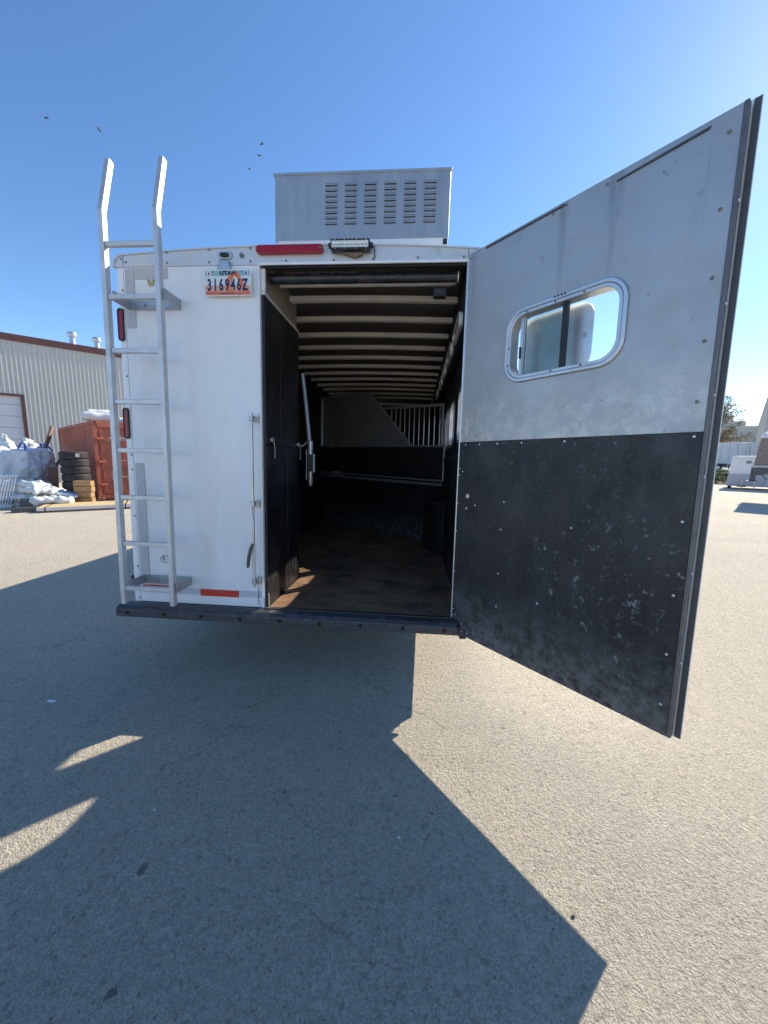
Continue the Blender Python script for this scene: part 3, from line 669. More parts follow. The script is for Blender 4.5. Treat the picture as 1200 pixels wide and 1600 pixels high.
# top edge weatherstrip remains
P(MB().prism([(.14, DZ1 - .020), (.62, DZ1 - .020), (.60, DZ1 - .012), (.14, DZ1 - .010)], Df(-.005), Df(.0)), 'seal_strip', M_darksteel, 0, False, door)
P(MB().prism([(.84, DZ1 - .040), (1.15, DZ1 - .030), (1.155, DZ1 - .022), (1.0, DZ1 - .027), (.84, DZ1 - .033)], Df(-.005), Df(.0)), 'seal_strip', M_darksteel, 0, False, door)
# window frame, panes
a, b, c, d = DWX
P(MB().frame(rrect(a - .028, b + .028, c - .028, d + .028, .11, 8), rrect(a - .008, b + .008, c - .008, d + .008, .092, 8), Df(-.012), Df(-.0002)), 'window_frame', M_alu, .004, 'auto', door)
P(MB().frame(rrect(a - .008, b + .008, c - .008, d + .008, .092, 8), rrect(a + .008, b - .008, c + .008, d - .008, .08, 8), Df(-.008), Df(.06)), 'window_reveal', M_alu, .002, 'auto', door)
P(MB().prism([(.425, c + .008), (.628, c + .008), (.628, d - .008), (.425, d - .008)], Df(.020), Df(.024)), 'sliding_pane', M_glass, 0, False, door)
P(MB().prism([(.395, c + .006), (.412, c + .006), (.412, d - .006), (.395, d - .006)], Df(.014), Df(.03)), 'pane_stile', M_alu, .002, False, door)
P(MB().prism([(.413, c + .006), (.424, c + .006), (.424, d - .006), (.413, d - .006)], Df(.014), Df(.03)), 'pane_stile', M_bracket, .002, False, door)
P(MB().prism([(.629, c + .006), (.655, c + .006), (.655, d - .006), (.629, d - .006)], Df(.010), Df(.032)), 'pane_stile', M_gasket, .002, False, door)
P(MB().prism([(.398, 1.60), (.406, 1.60), (.406, 1.66), (.398, 1.66)], Df(.004), Df(.0135)), 'pane_latch', M_black, .002, False, door)
# hinged storm cover outside the window
cv = P(MB().prism(rrect(a + .0, .745, c + .004, d - .004, .07), Df(.085), Df(.095)), 'window_cover', M_alu, .002, False, door)
P(MB().tube([D(.705, 1.665, .084), D(.705, 1.665, .078)], .012, 12).tube([D(.705, 1.665, .078), D(.705, 1.665, .072)], .005, 8), 'cover_knob', M_steel, 0, 'auto', door)
scr = [D(DW - .035, z, -.001) for z in (2.20, 1.95, 1.72, 1.50, 1.28)] + [D(DW - .115 + .08, z, -.001) for z in ()] + [D(s, DZ1 - .028, -.001) for s in (.03, .55, .80)]
screws(scr, .0066, M_rustscrew, 'panel_screws', door, -DO)
scr = [D(s, DZM - .018, -.004) for s in (.06, .17, .30, .46, .70, DW - .03)] + [D(DW - .035, z, -.004) for z in (.82, .52, .27, .05)] + \
      [D(s, z, -.004) for s, z in ((.16, .78), (.37, 1.0 - .18), (.36, .66), (.77, .73), (.36, .40), (.36, .20), (.62, .30))]
screws(scr, .0056, M_screw, 'rubber_panel_screws', door, -DO, .003)
screws([D(s, z, -.004) for s, z in ((.02, 1.00), (.045, .985), (.02, .96), (.018, .78), (.016, .60), (.016, .33), (.02, .075), (.018, .035), (.04, .04), (.016, -.045), (.10, -.055), (.145, -.05))], .0048, M_screw, 'hinge_screws', door, -DO, .003)
screws([D(s, z, 0) for s, z in ((.012, 2.06), (.035, 2.055), (.012, 2.03), (.010, 1.97), (.010, 1.80), (.012, 1.62), (.012, 1.40), (.012, 1.2))], .0048, M_screw, 'hinge_screws', door, -DO, .003)
screws([D(DW + .0125, z, .006) for z in (1.96, 1.62, 1.3, 1.0, .62, .25)], .006, M_screw, 'edge_screws', door, DS, .004)
mb = MB()
for f0, r0, r1 in ((.004, .014, .014), (.008, .010, .007)): mb.tube([D(.098, .832, -.003), D(.098, .832, -.003 - f0)], [r0, r1], 14)
P(mb, 'hold_back_socket', M_screw, 0, 'auto', door)
screws([D(.092, .755, -.004)], .008, M_screw, 'socket_screw', door, -DO)
mb = MB(); 
for k in range(4): mb.tube([D(.598 + .017 * k, d + .022, -.012), D(.598 + .017 * k, d + .022, -.016)], .004, 8)
o = P(mb, 'vent_holes', M_hole, 0, False, door); o['kind'] = 'stuff'
mb = MB()
for s, z in ((a - .0, 1.66), (a - .0, 1.57), (.44, d), (.60, d), (.74, d), (.6, c), (.75, c)):
    mb.tube([D(s, z, -.008), D(s, z, -.011)], .004, 8)
o = P(mb, 'frame_screws', M_hole, 0, False, door); o['kind'] = 'stuff'
# smear of dried sealant by the hinge
P(MB().prism([(.055, 1.20), (.066, 1.22), (.070, 1.28), (.062, 1.315), (.056, 1.29), (.050, 1.23)], Df(-.004), Df(0)), 'sealant_smear', simple('sealant', (.62, .60, .56), .7), .001, False, door)
P(MB().tube([(2.203, -.004, -.06), (2.203, -.004, 2.23)], .008, 10), 'hinge_pin', M_alu, 0, 'auto')

# ================================================================== BACKGROUND
M_wall = simple('warehouse_sheet', (.56, .56, .52), .45, .15, .04, 1, (.38, .36, .32), .3, .5, (1, 1, .3))
M_fascia = simple('maroon_fascia', (.12, .045, .04), .5)
M_rolldoor = simple('roller_door_white', (.62, .64, .66), .5, 0, .05, 1)
M_ctr = simple('container_red', (.42, .11, .06), .55, 0, .12, 1.2, (.20, .06, .035), .55, 1.8, thr=.45, bs=.1, bscale=20)
M_ctr_lit = simple('container_red_lit', (.50, .13, .07), .55, 0, .1, 3)  # lighter container red, sunlight on the hinges put into the colour
M_sack = simple('woven_sack', (.66, .68, .66), .7, 0, .05, 5, (.30, .48, .46), .5, 3, thr=.55, bs=.5, bscale=14)
M_bulk = simple('bulk_bag', (.66, .68, .70), .65, 0, .06, 2, (.40, .38, .34), .4, 2.5, bs=.8, bscale=7)
M_blue = simple('blue_strap', (.04, .11, .42), .6)
M_wood = simple('timber', (.40, .23, .10), .7, 0, .3, 9, (.25, .13, .06), .5, 6, (1, 1, 5))
M_wood2 = simple('pale_board', (.62, .46, .24), .7, 0, .12, 6, stretch=(3, 3, 1))
M_darkwood = simple('brown_board', (.20, .10, .06), .7)
M_grate = simple('galvanised_grate', (.55, .57, .60), .45, .4)

WD = Vector((.66262, .74896, 0)).normalized(); WN = Vector((WD.y, -WD.x, 0)); WP = Vector((-16.05, 16.16, 0))
HW = 6.72
wh = empty('warehouse', 'long pale ribbed metal warehouse with maroon roof trim and a white roller door', 'building', tuple(WP))
def wb(s, n, z): return WD * s + WN * n + Vector((0, 0, z))
def wbox(s0, s1, n0, n1, z0, z1): return MB().obox(wb(s0, n0, z0), WD * (s1 - s0), WN * (n1 - n0), Vector((0, 0, z1 - z0)))
DS0, DS1, DH = -6.0, -1.48, 4.16
mb = MB()
for s0, s1, z0, z1 in ((-14, DS0, 0, HW), (DS0, DS1, DH, HW), (DS1, 26, 0, HW)):
    mb.obox(wb(s0, -.12, z0), WD * (s1 - s0), WN * .12, Vector((0, 0, z1 - z0)))
mb.build('wall', M_wall, wh)
wbox(-14, 26, -22, -.125, .02, HW - .05).build('building_body', M_wall, wh)
proto = None; pitch = .17
k = 0; s = -13.9
def ribmesh(z0, z1):
    m2 = MB(); m2.prism([(-.058, 0), (-.016, .05), (.016, .05), (.058, 0)], lambda a, b: WD * a + WN * b + Vector((0, 0, z0)), lambda a, b: WD * a + WN * b + Vector((0, 0, z1))); return m2
rfull = ribmesh(0, HW - .05).build('rib', M_wall, wh); rshort = ribmesh(DH + .12, HW - .05).build('rib', M_wall, wh)
first_f = first_s = True
while s < 25.9:
    short = DS0 - .1 < s < DS1 + .12
    if short:
        if first_s: rshort.location = WD * s; first_s = False
        else: dup(rshort, wh, WD * s)
    else:
        if first_f: rfull.location = WD * s; first_f = False
        else: dup(rfull, wh, WD * s)
    s += pitch
wbox(-14.2, 26.2, 0.0, .11, HW - .02, HW + .28).build('roof_trim', M_fascia, wh, .01)
wbox(-14.2, 26.2, -22, -.01, HW - .02, HW + .15).build('roof', M_wall, wh)
wbox(DS1, DS1 + .10, .0, .09, 0, DH + .1).build('door_trim', M_fascia, wh); wbox(DS0 - .1, DS0, .0, .09, 0, DH + .1).build('door_trim', M_fascia, wh)
wbox(DS0, DS1, .0, .09, DH, DH + .1).build('door_trim', M_fascia, wh)
rd = wbox(DS0, DS1, -.11, -.10, 0, DH).build('roller_door', M_rolldoor, wh)
sm = None
for k in range(8):
    if sm is None: sm = wbox(DS0 + .01, DS1 - .01, -.10, -.06, 0.012, .525).build('door_slat', M_rolldoor, rd, .012)
    else: dup(sm, rd, (0, 0, .54 * k))
wbox(DS0, DS1, -.05, .0, 0.0, .03).build('threshold', M_steel, rd)
# roof flues
for i, (x, y, lab) in enumerate(((-16.27, 17.45, 'galvanised roof flue with domed cap, nearer the left edge of the photo'), (-16.13, 18.90, 'galvanised roof flue with domed cap, closer to the trailer ladder'))):
    f = empty('roof_flue', lab, 'vent pipe', (x, y, HW + .15), 0, 'flues on the warehouse roof')
    ztop = .80 + .15 * i
    MB().lathe([(.0, 0), (.18, 0), (.15, .15), (.135, .2), (.135, ztop), (.0, ztop)], 16).build('pipe', M_steel, f, 0, 'auto')
    MB().lathe([(.0, ztop - .12), (.20, ztop - .10), (.22, ztop), (.20, ztop + .10), (.13, ztop + .14), (.0, ztop + .15)], 16).build('cap', M_steel, f, 0, 'auto')

# shipping container
CC = Vector((-8.42, 9.28, 0)); CL, CW, CH = 6.5, 2.44, 2.59
ct = empty('shipping_container', 'rusty red shipping container standing end-on beside the warehouse', 'container', tuple(CC))
LX = Vector((-.788, .616, 0)).normalized(); CWD = Vector((.616, .788, 0)).normalized()
def cb(l, w, z): return LX * l + CWD * w + Vector((0, 0, z))
def cbox(l0, l1, w0, w1, z0, z1): return MB().obox(cb(l0, w0, z0), LX * (l1 - l0), CWD * (w1 - w0), Vector((0, 0, z1 - z0)))
# corrugated long side
def corr(w_side, sgn):
    mb = MB(); pts = []; l = .15; 
    while l < CL - .2:
        pts += [(l, 0), (l + .07, 0), (l + .12, .036), (l + .19, .036)]; l += .24
    pts.append((CL - .12, 0))
    a = [mb.bm.verts.new(cb(p, w_side + sgn * q, .16)) for p, q in pts]; b_ = [mb.bm.verts.new(cb(p, w_side + sgn * q, CH - .12)) for p, q in pts]
    for i in range(len(a) - 1): mb.bm.faces.new((a[i], a[i + 1], b_[i + 1], b_[i]))
    o = mb.build('side_wall', M_ctr, ct); return o
corr(.02, 1); corr(CW - .02, -1)
cbox(.05, CL - .02, .07, CW - .07, .17, CH - .1).build('container_core', M_ctr, ct)
for w0 in (0, CW - .12):
    cbox(0, CL, w0, w0 + .12, CH - .12, CH).build('top_rail', M_ctr, ct, .01); cbox(0, CL, w0, w0 + .12, 0.02, .16).build('bottom_rail', M_ctr, ct, .01)
    for l0 in (0, CL - .12): cbox(l0, l0 + .12, w0, w0 + .12, .16, CH - .12).build('corner_post', M_ctr, ct, .008)
for w0 in (0, CW - .16):
    for z0 in (0.0, CH - .10):
        c_ = cbox(-.012, .14, w0 - .012, w0 + .16, z0, z0 + .115).build('corner_casting', M_ctr, ct, .006)
        cbox(-.0145, -.0125, w0 + .04, w0 + .10, z0 + .03, z0 + .085).build('casting_hole', M_hole, c_)
cbox(0, CL, 0.02, CW - .02, CH - .04, CH - .005).build('roof_panel', M_ctr, ct)
cbox(-.005, .1, .12, CW - .12, CH - .20, CH - .02).build('door_header', M_ctr, ct, .006); cbox(-.005, .1, .12, CW - .12, .06, .2).build('door_sill', M_ctr, ct, .006)
for i, w0 in enumerate((.14, CW / 2 + .01)):
    dr = cbox(.015, .05, w0, w0 + CW / 2 - .15, .21, CH - .22).build('cargo_door', M_ctr, ct, .004)
    zz = .25
    for k in range(5):
        z0 = .27 + k * .43
        cbox(-.012, .0145, w0 + .05, w0 + CW / 2 - .2, z0, z0 + .30).build('door_panel', M_ctr, dr, .010)
    for z0 in (.50, 1.25, 2.0):
        ww = w0 - .06 if i == 0 else w0 + CW / 2 - .17
        cbox(-.035, .01, ww, ww + .20, z0, z0 + .075).build('hinge', M_ctr_lit, dr, .006)
    for q in (.33, .85):
        ww = w0 + q * (CW / 2 - .15) * .9 + .10
        MB().tube([cb(-.035, ww, .12), cb(-.035, ww, CH - .1)], .017, 8).build('lock_rod', M_ctr, dr, 0, 'auto')
cbox(-.0145, -.0125, .42, .64, .68, .98).build('data_plate', simple('data_plate', (.40, .38, .34), .5), ct)
MB().tube([cb(-.045, .66, .78), cb(-.06, 1.0, .76), cb(-.05, 1.25, .77)], .014, 8).build('lock_handle', M_steel, ct, 0, 'auto')
mb = MB()
for k in range(7): mb.obox(cb(-.0145, .42 + k * .075, 2.03), CWD * .05, -LX * .001, Vector((0, 0, .05)))
mb.obox(cb(-.0145, .34, 1.985), CWD * .60, -LX * .001, Vector((0, 0, .012))); mb.build('door_marking', flat('marking_white', (.62, .58, .56)), ct)
mb = MB()
for z0, w0 in ((2.10, .72), (1.60, .58), (1.32, .60)): mb.bar(cb(-.016, w0, z0 + .03), cb(-.016, w0 + .38 * (.4 if z0 > 2 else 1), z0 - .03), .002, .016, (0, 0, 1))
mb.build('door_scrape', flat('scrape', (.70, .40, .30)), ct)
mb = MB()
for k in range(9):
    z0 = 2.12 - k * .12; mb.obox(cb(CL - .62, .017, z0), LX * (.10 if k % 3 else .14), CWD * -.003, Vector((0, 0, .07)))
mb.build('side_marking', flat('marking_white2', (.62, .58, .56)), ct)

def wrinkle(p, sc, amt):
    q = Vector(p) * sc
    return amt * (abs(mnoise.noise(q)) * 1.4 + .7 * abs(mnoise.noise(q * 2.3 + Vector((5, 1, 2)))) + .3 * mnoise.noise(q * 5.1))
def sack(name, loc, size, rotz, label, cat='sack', group=None, mat=M_sack, tilt=(0, 0), seed=0, lump=.25):
    rnd = random.Random(seed); bm = bmesh.new(); bmesh.ops.create_grid(bm, x_segments=14, y_segments=10, size=.5)
    bm2 = bmesh.new(); bm.free(); nx, ny = 30, 20; sx, sy, sz = size
    grid = []
    ph = [rnd.random() * 6.28 for _ in range(6)]
    for side in (1, -1):
        rows = []
        for j in range(ny + 1):
            row = []
            for i in range(nx + 1):
                u = -1 + 2 * i / nx; v = -1 + 2 * j / ny
                e = max(0, (1 - abs(u) ** 7)) ** .4 * max(0, (1 - abs(v) ** 6)) ** .4
                wr = (sin(u * 5 + ph[0]) * sin(v * 4 + ph[1]) + .6 * sin(u * 11 + v * 6 + ph[2]) + .5 * sin(v * 13 - u * 5 + ph[3]))
                z = side * sz * .5 * e * (1 + lump * wr) + .06 * sz * sin(u * 3 + ph[4])
                z += side * (wrinkle((u * 2 + seed, v * 1.6, side), 1.1, min(sz, .16) * (.24 if lump > .05 else .08)) - sz * .04) * min(1, e * 1.5)
                row.append(bm2.verts.new((u * sx / 2 * (1 + .03 * sin(v * 7 + ph[5])), v * sy / 2 * (1 + .03 * sin(u * 6 + ph[1])), z)))
            rows.append(row)
        grid.append(rows)
        for j in range(ny):
            for i in range(nx):
                q = (rows[j][i], rows[j][i + 1], rows[j + 1][i + 1], rows[j + 1][i]); bm2.faces.new(q if side == 1 else tuple(reversed(q)))
    bmesh.ops.remove_doubles(bm2, verts=bm2.verts, dist=.0008)
    me = bpy.data.meshes.new(name); bm2.to_mesh(me); bm2.free(); me.materials.append(mat)
    for p in me.polygons: p.use_smooth = True
    o = bpy.data.objects.new(name, me); COL.objects.link(o); o.location = loc; o.rotation_euler = (tilt[0], tilt[1], rotz); tag(o, label, cat, group); return o
ctop = CC + Vector((0, 0, CH))
sack('folded_tarp', tuple(ctop + cb(.75, .35, .17)), (.95, .62, .30), .7, 'thick pale folded tarp bundle on top of the red container near its corner', 'tarp', 'bundles on the container roof', seed=3, lump=.04)
sack('folded_tarp', tuple(ctop + cb(1.0, .42, .36)), (.75, .5, .14), .9, 'thin pale folded tarp lying over the thick bundle on the red container', 'tarp', 'bundles on the container roof', seed=4, lump=.04)
sack('folded_tarp', tuple(ctop + cb(.35, 1.05, .07)), (.5, .4, .14), .2, 'small crumpled tarp on the container roof next to the thick folded bundle', 'tarp', 'bundles on the container roof', seed=5)

# tyre stack
def ground_at(depth, px): # yard position from metric depth and tangent of the bearing
    l = (px - 600) / 600 * depth; return Vector((1.9356 - .0795 * depth + .9968 * l, -2.4856 + .9968 * depth + .0795 * l, 0))
tb = Vector((-8.62, 8.74, 0)); names = ['lowest tyre of the stack in front of the red container', 'second tyre from the bottom of the stack by the red container', 'third tyre from the bottom of the stack by the red container', 'middle tyre of the stack of seven by the red container', 'third tyre from the top of the stack by the red container', 'second tyre from the top of the stack by the red container', 'topmost tyre of the stack, with a small pale sticker on its tread']
t0 = None
for k in range(7):
    if t0 is None:
        t0 = empty('tyre', names[0], 'tyre', (tb.x, tb.y, 0), 0, 'tyres stacked beside the container')
        prof = [(.20, .02), (.23, .004), (.32, .0), (.352, .025), (.36, .055), (.36, .17), (.352, .20), (.32, .226), (.23, .222), (.20, .206), (.19, .11), (.20, .02)]
        MB().lathe(prof, 40).build('casing', M_tyre, t0, 0, 'auto')
        m2 = MB()
        for z in (.06, .095, .13, .165):
            m2.lathe([(.3605, z - .014), (.366, z - .011), (.366, z + .011), (.3605, z + .014)], 40)
        m2.build('tread_rib', M_tyre, t0)
    else:
        t = copy_tree(t0, (tb.x + random.uniform(-.02, .02), tb.y + random.uniform(-.02, .02), .229 * k), k * .7, names[k])
        if k == 6:
            a_ = -.95 - k * .7 + .25
            MB().obox((0.0, 0, 0), (.004, 0, 0), (0, .10, 0), (0, 0, .11)).build('sticker', flat('tyre_sticker', (.55, .48, .42)), t, loc=(.367 * cos(a_), .367 * sin(a_), .06)).rotation_euler = (0, 0, a_)

# timber blocks
wbp = Vector((-8.02, 8.32, 0))
labs = ['bottom timber block of the stack of four by the red container', 'second timber block from the bottom of the stack by the container', 'third timber block from the bottom of the stack by the container', 'top timber block of the stack of four beside the container']
for k in range(4):
    o = MB().box(-.25, .25, -.09, .09, 0, .158).build('timber_block', M_wood, None, .008); o.location = (wbp.x + random.uniform(-.02, .02), wbp.y, .06 + .172 * k + (0.0 if k else 0)); o.rotation_euler = (0, 0, .15 + random.uniform(-.05, .05)); tag(o, labs[k], 'timber', 'timber blocks by the container')
for (dx, dy, sx, sy, h, rz, lab, mt) in ((-.62, -.25, .16, .12, .15, .2, 'short bright orange wood offcut on the ground beside the stacked timber', M_wood), (-.98, -.22, .30, .12, .09, .5, 'flat brown wood offcut in front of the white sacks', M_wood), (-.28, .02, .2, .14, .10, -.3, 'weathered grey wood offcut leaning at the foot of the timber stack', M_wood2)):
    o = MB().box(-sx / 2, sx / 2, -sy / 2, sy / 2, 0, h).build('wood_offcut', mt, None, .006); o.location = (wbp.x + dx, wbp.y + dy, 0); o.rotation_euler = (0, 0, rz); tag(o, lab, 'wood offcut', 'wood offcuts on the ground')
o = MB().box(0, .5, -.09, .09, 0, .06).build('timber_sleeper', M_wood, None, .006); o.location = (wbp.x - .25, wbp.y, 0); o.rotation_euler = (0, 0, .15); tag(o, 'thin timber bearer on the ground under the stack of timber blocks', 'timber')

# long board pack with straps
BD = Vector((.82, .572, 0)).normalized(); BN = Vector((-BD.y, BD.x, 0)); BO = Vector((-7.85, 6.62, 0))
bdl = empty('board_pack', 'long low pack of pale boards with silver edging and black straps lying on the yard', 'boards', tuple(BO))
def bb(l0, l1, n0, n1, z0, z1): return MB().obox(BD * l0 + BN * n0 + Vector((0, 0, z0)), BD * (l1 - l0), BN * (n1 - n0), Vector((0, 0, z1 - z0)))
for k in range(5): bb(0 + .01 * (k % 2), 4.6, .03 + k * .215, .03 + k * .215 + .207, .09, .135).build('board', M_wood2, bdl, .003)
for k in range(5): bb(0.02, 4.6, .03 + k * .215, .03 + k * .215 + .207, .03, .086).build('board', M_darkwood, bdl, .003)
bb(.0, 4.6, .0, .028, .05, .125).build('edge_wrap', simple('silver_wrap', (.66, .66, .68), .4, .2), bdl, .004)
bb(0.05, 4.6, .005, .026, .0, .049).build('bearer', M_darkwood, bdl)
for l in (.16, 1.92, 3.5):
    m2 = MB().obox(BD * l + BN * -.004 + Vector((0, 0, .0)), BD * .03, BN * .003, Vector((0, 0, .14))); m2.obox(BD * l + BN * -.004 + Vector((0, 0, .1365)), BD * .03, BN * 1.11, Vector((0, 0, .003)))
    m2.build('strap', M_black, bdl)
o = bb(-.55, .0 - .01, .25, .55, .0, .12).build('steel_channel', M_darksteel, None, .004); o.location = BO; tag(o, 'short dark grey steel channel lying at the left end of the board pack', 'steel channel')
for i, (dn, lab) in enumerate(((1.45, 'dark steel rail on the ground just behind the board pack'), (1.75, 'dark steel rail on the ground behind the board pack, closer to the container'))):
    o = bb(.4 + .3 * i, 4.6, dn, dn + .1, .0, .10).build('steel_rail', M_darksteel, None, .004); o.location = BO; tag(o, lab, 'steel rail', 'steel rails behind the board pack')

# sacks in a flat heap
sk = [(-9.75, 8.30, .10, .1, 'bottom left'), (-9.05, 8.45, .10, .5, ''), (-9.95, 8.15, .24, -.1, ''), (-9.25, 8.30, .24, .35, ''), (-8.72, 8.22, .20, .6, ''), (-9.90, 8.35, .38, .25, ''), (-9.30, 8.55, .38, .1, ''), (-9.75, 8.35, .52, .4, ''), (-9.35, 8.30, .50, -.2, ''), (-9.62, 8.40, .64, .1, '')]
slab = ['white woven sack at the bottom left of the flat heap beside the metal grate', 'white woven sack at the bottom of the heap, in front of the tyre stack', 'white woven sack second from the bottom, nearest the metal grate', 'teal-streaked woven sack in the lower middle of the flat heap', 'flat white sack at the right end of the heap touching the wood offcut', 'white woven sack halfway up the heap on its left side', 'white woven sack halfway up the heap in front of the big bulk bag', 'creased woven sack near the top of the heap towards the grate', 'creased woven sack near the top of the heap towards the tyres', 'topmost woven sack of the flat heap in front of the bulk bag']
for i, (x, y, z, rz, _) in enumerate(sk):
    sack('sack', (x + .35, y - .62, z), (.95, .55, .15), rz, slab[i], 'sack', 'flat white sacks heaped on the yard', seed=20 + i, tilt=(random.uniform(-.14, .14), random.uniform(-.16, .16)), lump=.55)
o = sack('blue_sack', (-8.35, 8.05, .36), (.6, .35, .07), .5, 'thin sack with a blue printed end lying on the right of the heap', 'sack', seed=51, mat=simple('blue_print_sack', (.18, .26, .46), .6, 0, .2, 3, (.75, .76, .76), 1.0, 2.2, thr=.42), tilt=(.1, .25))
o = MB().tube([(-.18, 0, .15), (.18, 0, .15)], .15, 20).build('cable_drum', M_darksteel, None, .01); o.location = (-8.72, 7.28, 0); o.rotation_euler = (0, 0, .5); tag(o, 'small dark drum lying on its side in front of the white sacks', 'drum')

# bulk bag
def bulk_bag(loc, r, h, label, seed):
    rnd = random.Random(seed); n, m = 110, 60; mb = MB(); e = empty('bulk_bag', label, 'bulk bag', loc, .3, 'white bulk bags')
    rings = []
    for j in range(m + 1):
        t = j / m; z = h * min(1, t * 1.12) if t < .9 else h * (1.0 + .02)
        row = []
        for i in range(n):
            a = 2 * pi * i / n
            sq = 1 / max(abs(cos(a)), abs(sin(a))) ** .62
            rr = r * sq * (.93 + .10 * sin(pi * min(1, t * 1.1)))
            rr *= 1 + .045 * sin(a * 7 + 6 * t + seed) + .03 * sin(a * 13 - 9 * t) + .035 * sin(t * 17 + 2.5 * sin(a * 3)) * (1 - t * .5) + .012 * sin(a * 23 + t * 30)
            rr *= 1.04 - wrinkle((cos(a) * 2.2 + seed, sin(a) * 2.2, t * 3.2), 1.5, .10) - wrinkle((cos(a) * 5, sin(a) * 5, t * 9 + seed), 1.3, .035)
            if t > .86: rr *= 1 - (t - .86) * 2.6 ; z = h * (.96 + .10 * (t - .86)) + .05 * sin(a * 4 + 2) + .03 * sin(a * 11)
            row.append(mb.bm.verts.new((rr * cos(a), rr * sin(a), max(.0, z))))
        rings.append(row)
    for j in range(m):
        for i in range(n): mb.bm.faces.new((rings[j][i], rings[j][(i + 1) % n], rings[j + 1][(i + 1) % n], rings[j + 1][i]))
    mb.bm.faces.new(rings[-1]); mb.bm.faces.new(list(reversed(rings[0])))
    mb.build('bag_body', M_bulk, e, 0, True)
    # gathered spout and loops
    for px, py, hh in ((-.15, -.2, .46), (.30, .05, .36), (-.5, .2, .30)):
        s_ = MB(); pts = 22; prev = None
        for j in range(5):
            rr = (.34, .30, .20, .17, .06)[j] * (1 if hh > .3 else .8); row = [s_.bm.verts.new((px + .05 * sin(j * 2 + px * 9) + rr * cos(2 * pi * i / pts) * (1 + .9 * mnoise.noise(Vector((i * .7 + px * 5, j * .9, seed)))), py + rr * .7 * sin(2 * pi * i / pts) * (1 + .9 * mnoise.noise(Vector((i * .7, j * .9 + 7, seed)))), h * .93 + hh * j / 4 + .22 * mnoise.noise(Vector((i * 1.1, j * .8, px * 8))) * (j > 0))) for i in range(pts)]
            if prev:
                for i in range(pts): s_.bm.faces.new((prev[i], prev[(i + 1) % pts], row[(i + 1) % pts], row[i]))
            prev = row
        s_.bm.faces.new(prev); s_.build('bag_spout', M_bulk, e, 0, True)
    for sx, sy in ((.62, -.62), (-.62, -.62), (.62, .62)):
        x, y = sx * r * 1.25, sy * r * 1.25
        MB().tube([(x, y, h * .80), (x * 1.02, y * 1.02, h * .97), (x * .9, y * .8, h * 1.07), (x * .7, y * .72, h * 1.08), (x * .66, y * .9, h * .98)], .028, 6).build('lifting_loop', M_blue, e, 0, 'auto')
    return e
bulk_bag((-10.95, 9.05, 0), .84, 1.70, 'bulging white bulk bag with blue lifting loops behind the flat sacks', 2)
bulk_bag((-12.55, 7.7, 0), .8, 1.5, 'second bulging white bulk bag cut off by the left edge of the photo', 9)

# grate leaning on the heap
gt = empty('metal_grate', 'pale metal grate of vertical slats leaning at the left of the white sacks', 'grate', (-9.35, 7.0, 0), .75)
for k in range(15):
    MB().bar((-.60 + k * .058, .0, .02), (-.42 + k * .058, .32, .92), .026, .03, (0, 1, 0)).build('slat', M_grate, gt, .002)
for z in (.08, .5, .86): MB().bar((-.62 + .2 * z, .352 * z - .02, z), (.24 + .2 * z, .352 * z - .02, z), .02, .03, (0, 0, 1)).build('rail', M_grate, gt, .002)

# things behind: brown sheet, leaning pole, scrap rods
o = MB().box(-.12, .12, -.015, .015, 0, 1.1).build('brown_board', M_darkwood, None, .003); o.location = (-9.75, 9.05, .0); o.rotation_euler = (-.12, 0, .5); tag(o, 'upright brown board leaning against the tyre stack', 'board')
o = MB().bar((-11.35, 9.8, .3), (-12.25, 11.75, 2.55), .10, .10, (0, 1, 0)).build('leaning_beam', M_darkwood, None, .006); tag(o, 'dark steel beam leaning up to the far corner of the red container', 'beam')
rods = [((-11.2, 10.0, .9), (-10.1, 9.9, 1.55), 'thin dark scrap rod pointing up to the right behind the tyres'), ((-10.9, 9.6, .6), (-10.3, 10.2, 1.75), 'thin pale scrap rod standing steeply behind the bulk bag'), ((-11.4, 10.3, 1.0), (-10.2, 9.7, .9), 'nearly level scrap rod lying between bulk bag and tyres'), ((-10.6, 9.4, .0), (-10.9, 9.9, 1.9), 'bent pale scrap rod rising beside the bulk bag')]
for i, (p0, p1, lab) in enumerate(rods):
    p0, p1 = Vector((p0[0], p0[1], 0)), Vector(p1); mid = (p0 + p1) / 2 + Vector((.05, 0, .1))
    o = MB().tube([p0, mid, p1], .022, 7).build('scrap_rod', M_frame if i % 2 else M_darksteel, None, 0, 'auto'); tag(o, lab, 'rod', 'scrap rods behind the bulk bag')

# ------------------------------------------------------------------ right background
M_conc = simple('far_concrete', (.68, .64, .55), .8, 0, .05, .1)
M_metalb = simple('far_metal_cladding', (.66, .62, .54), .6, .1, .08, .2)
M_twhite = simple('trailer_white', (.80, .80, .80), .4, 0, .04, 1, (.5, .46, .42), .3, 1.5)
M_tgrey = simple('trailer_grey', (.42, .44, .48), .45, .2, .05, 1)
M_dusty = simple('dusty_brown_nose', (.24, .19, .155), .7, 0, .25, 1.5, (.40, .35, .30), .6, 1.2, thr=.5)
FWD = Vector((-.0795, .9968, 0)); RGT = Vector((.9968, .0795, 0)); C0 = Vector((1.9356, -2.4856, 0))
def yard(depth, lat, z=0): return C0 + FWD * depth + RGT * lat + Vector((0, 0, z))
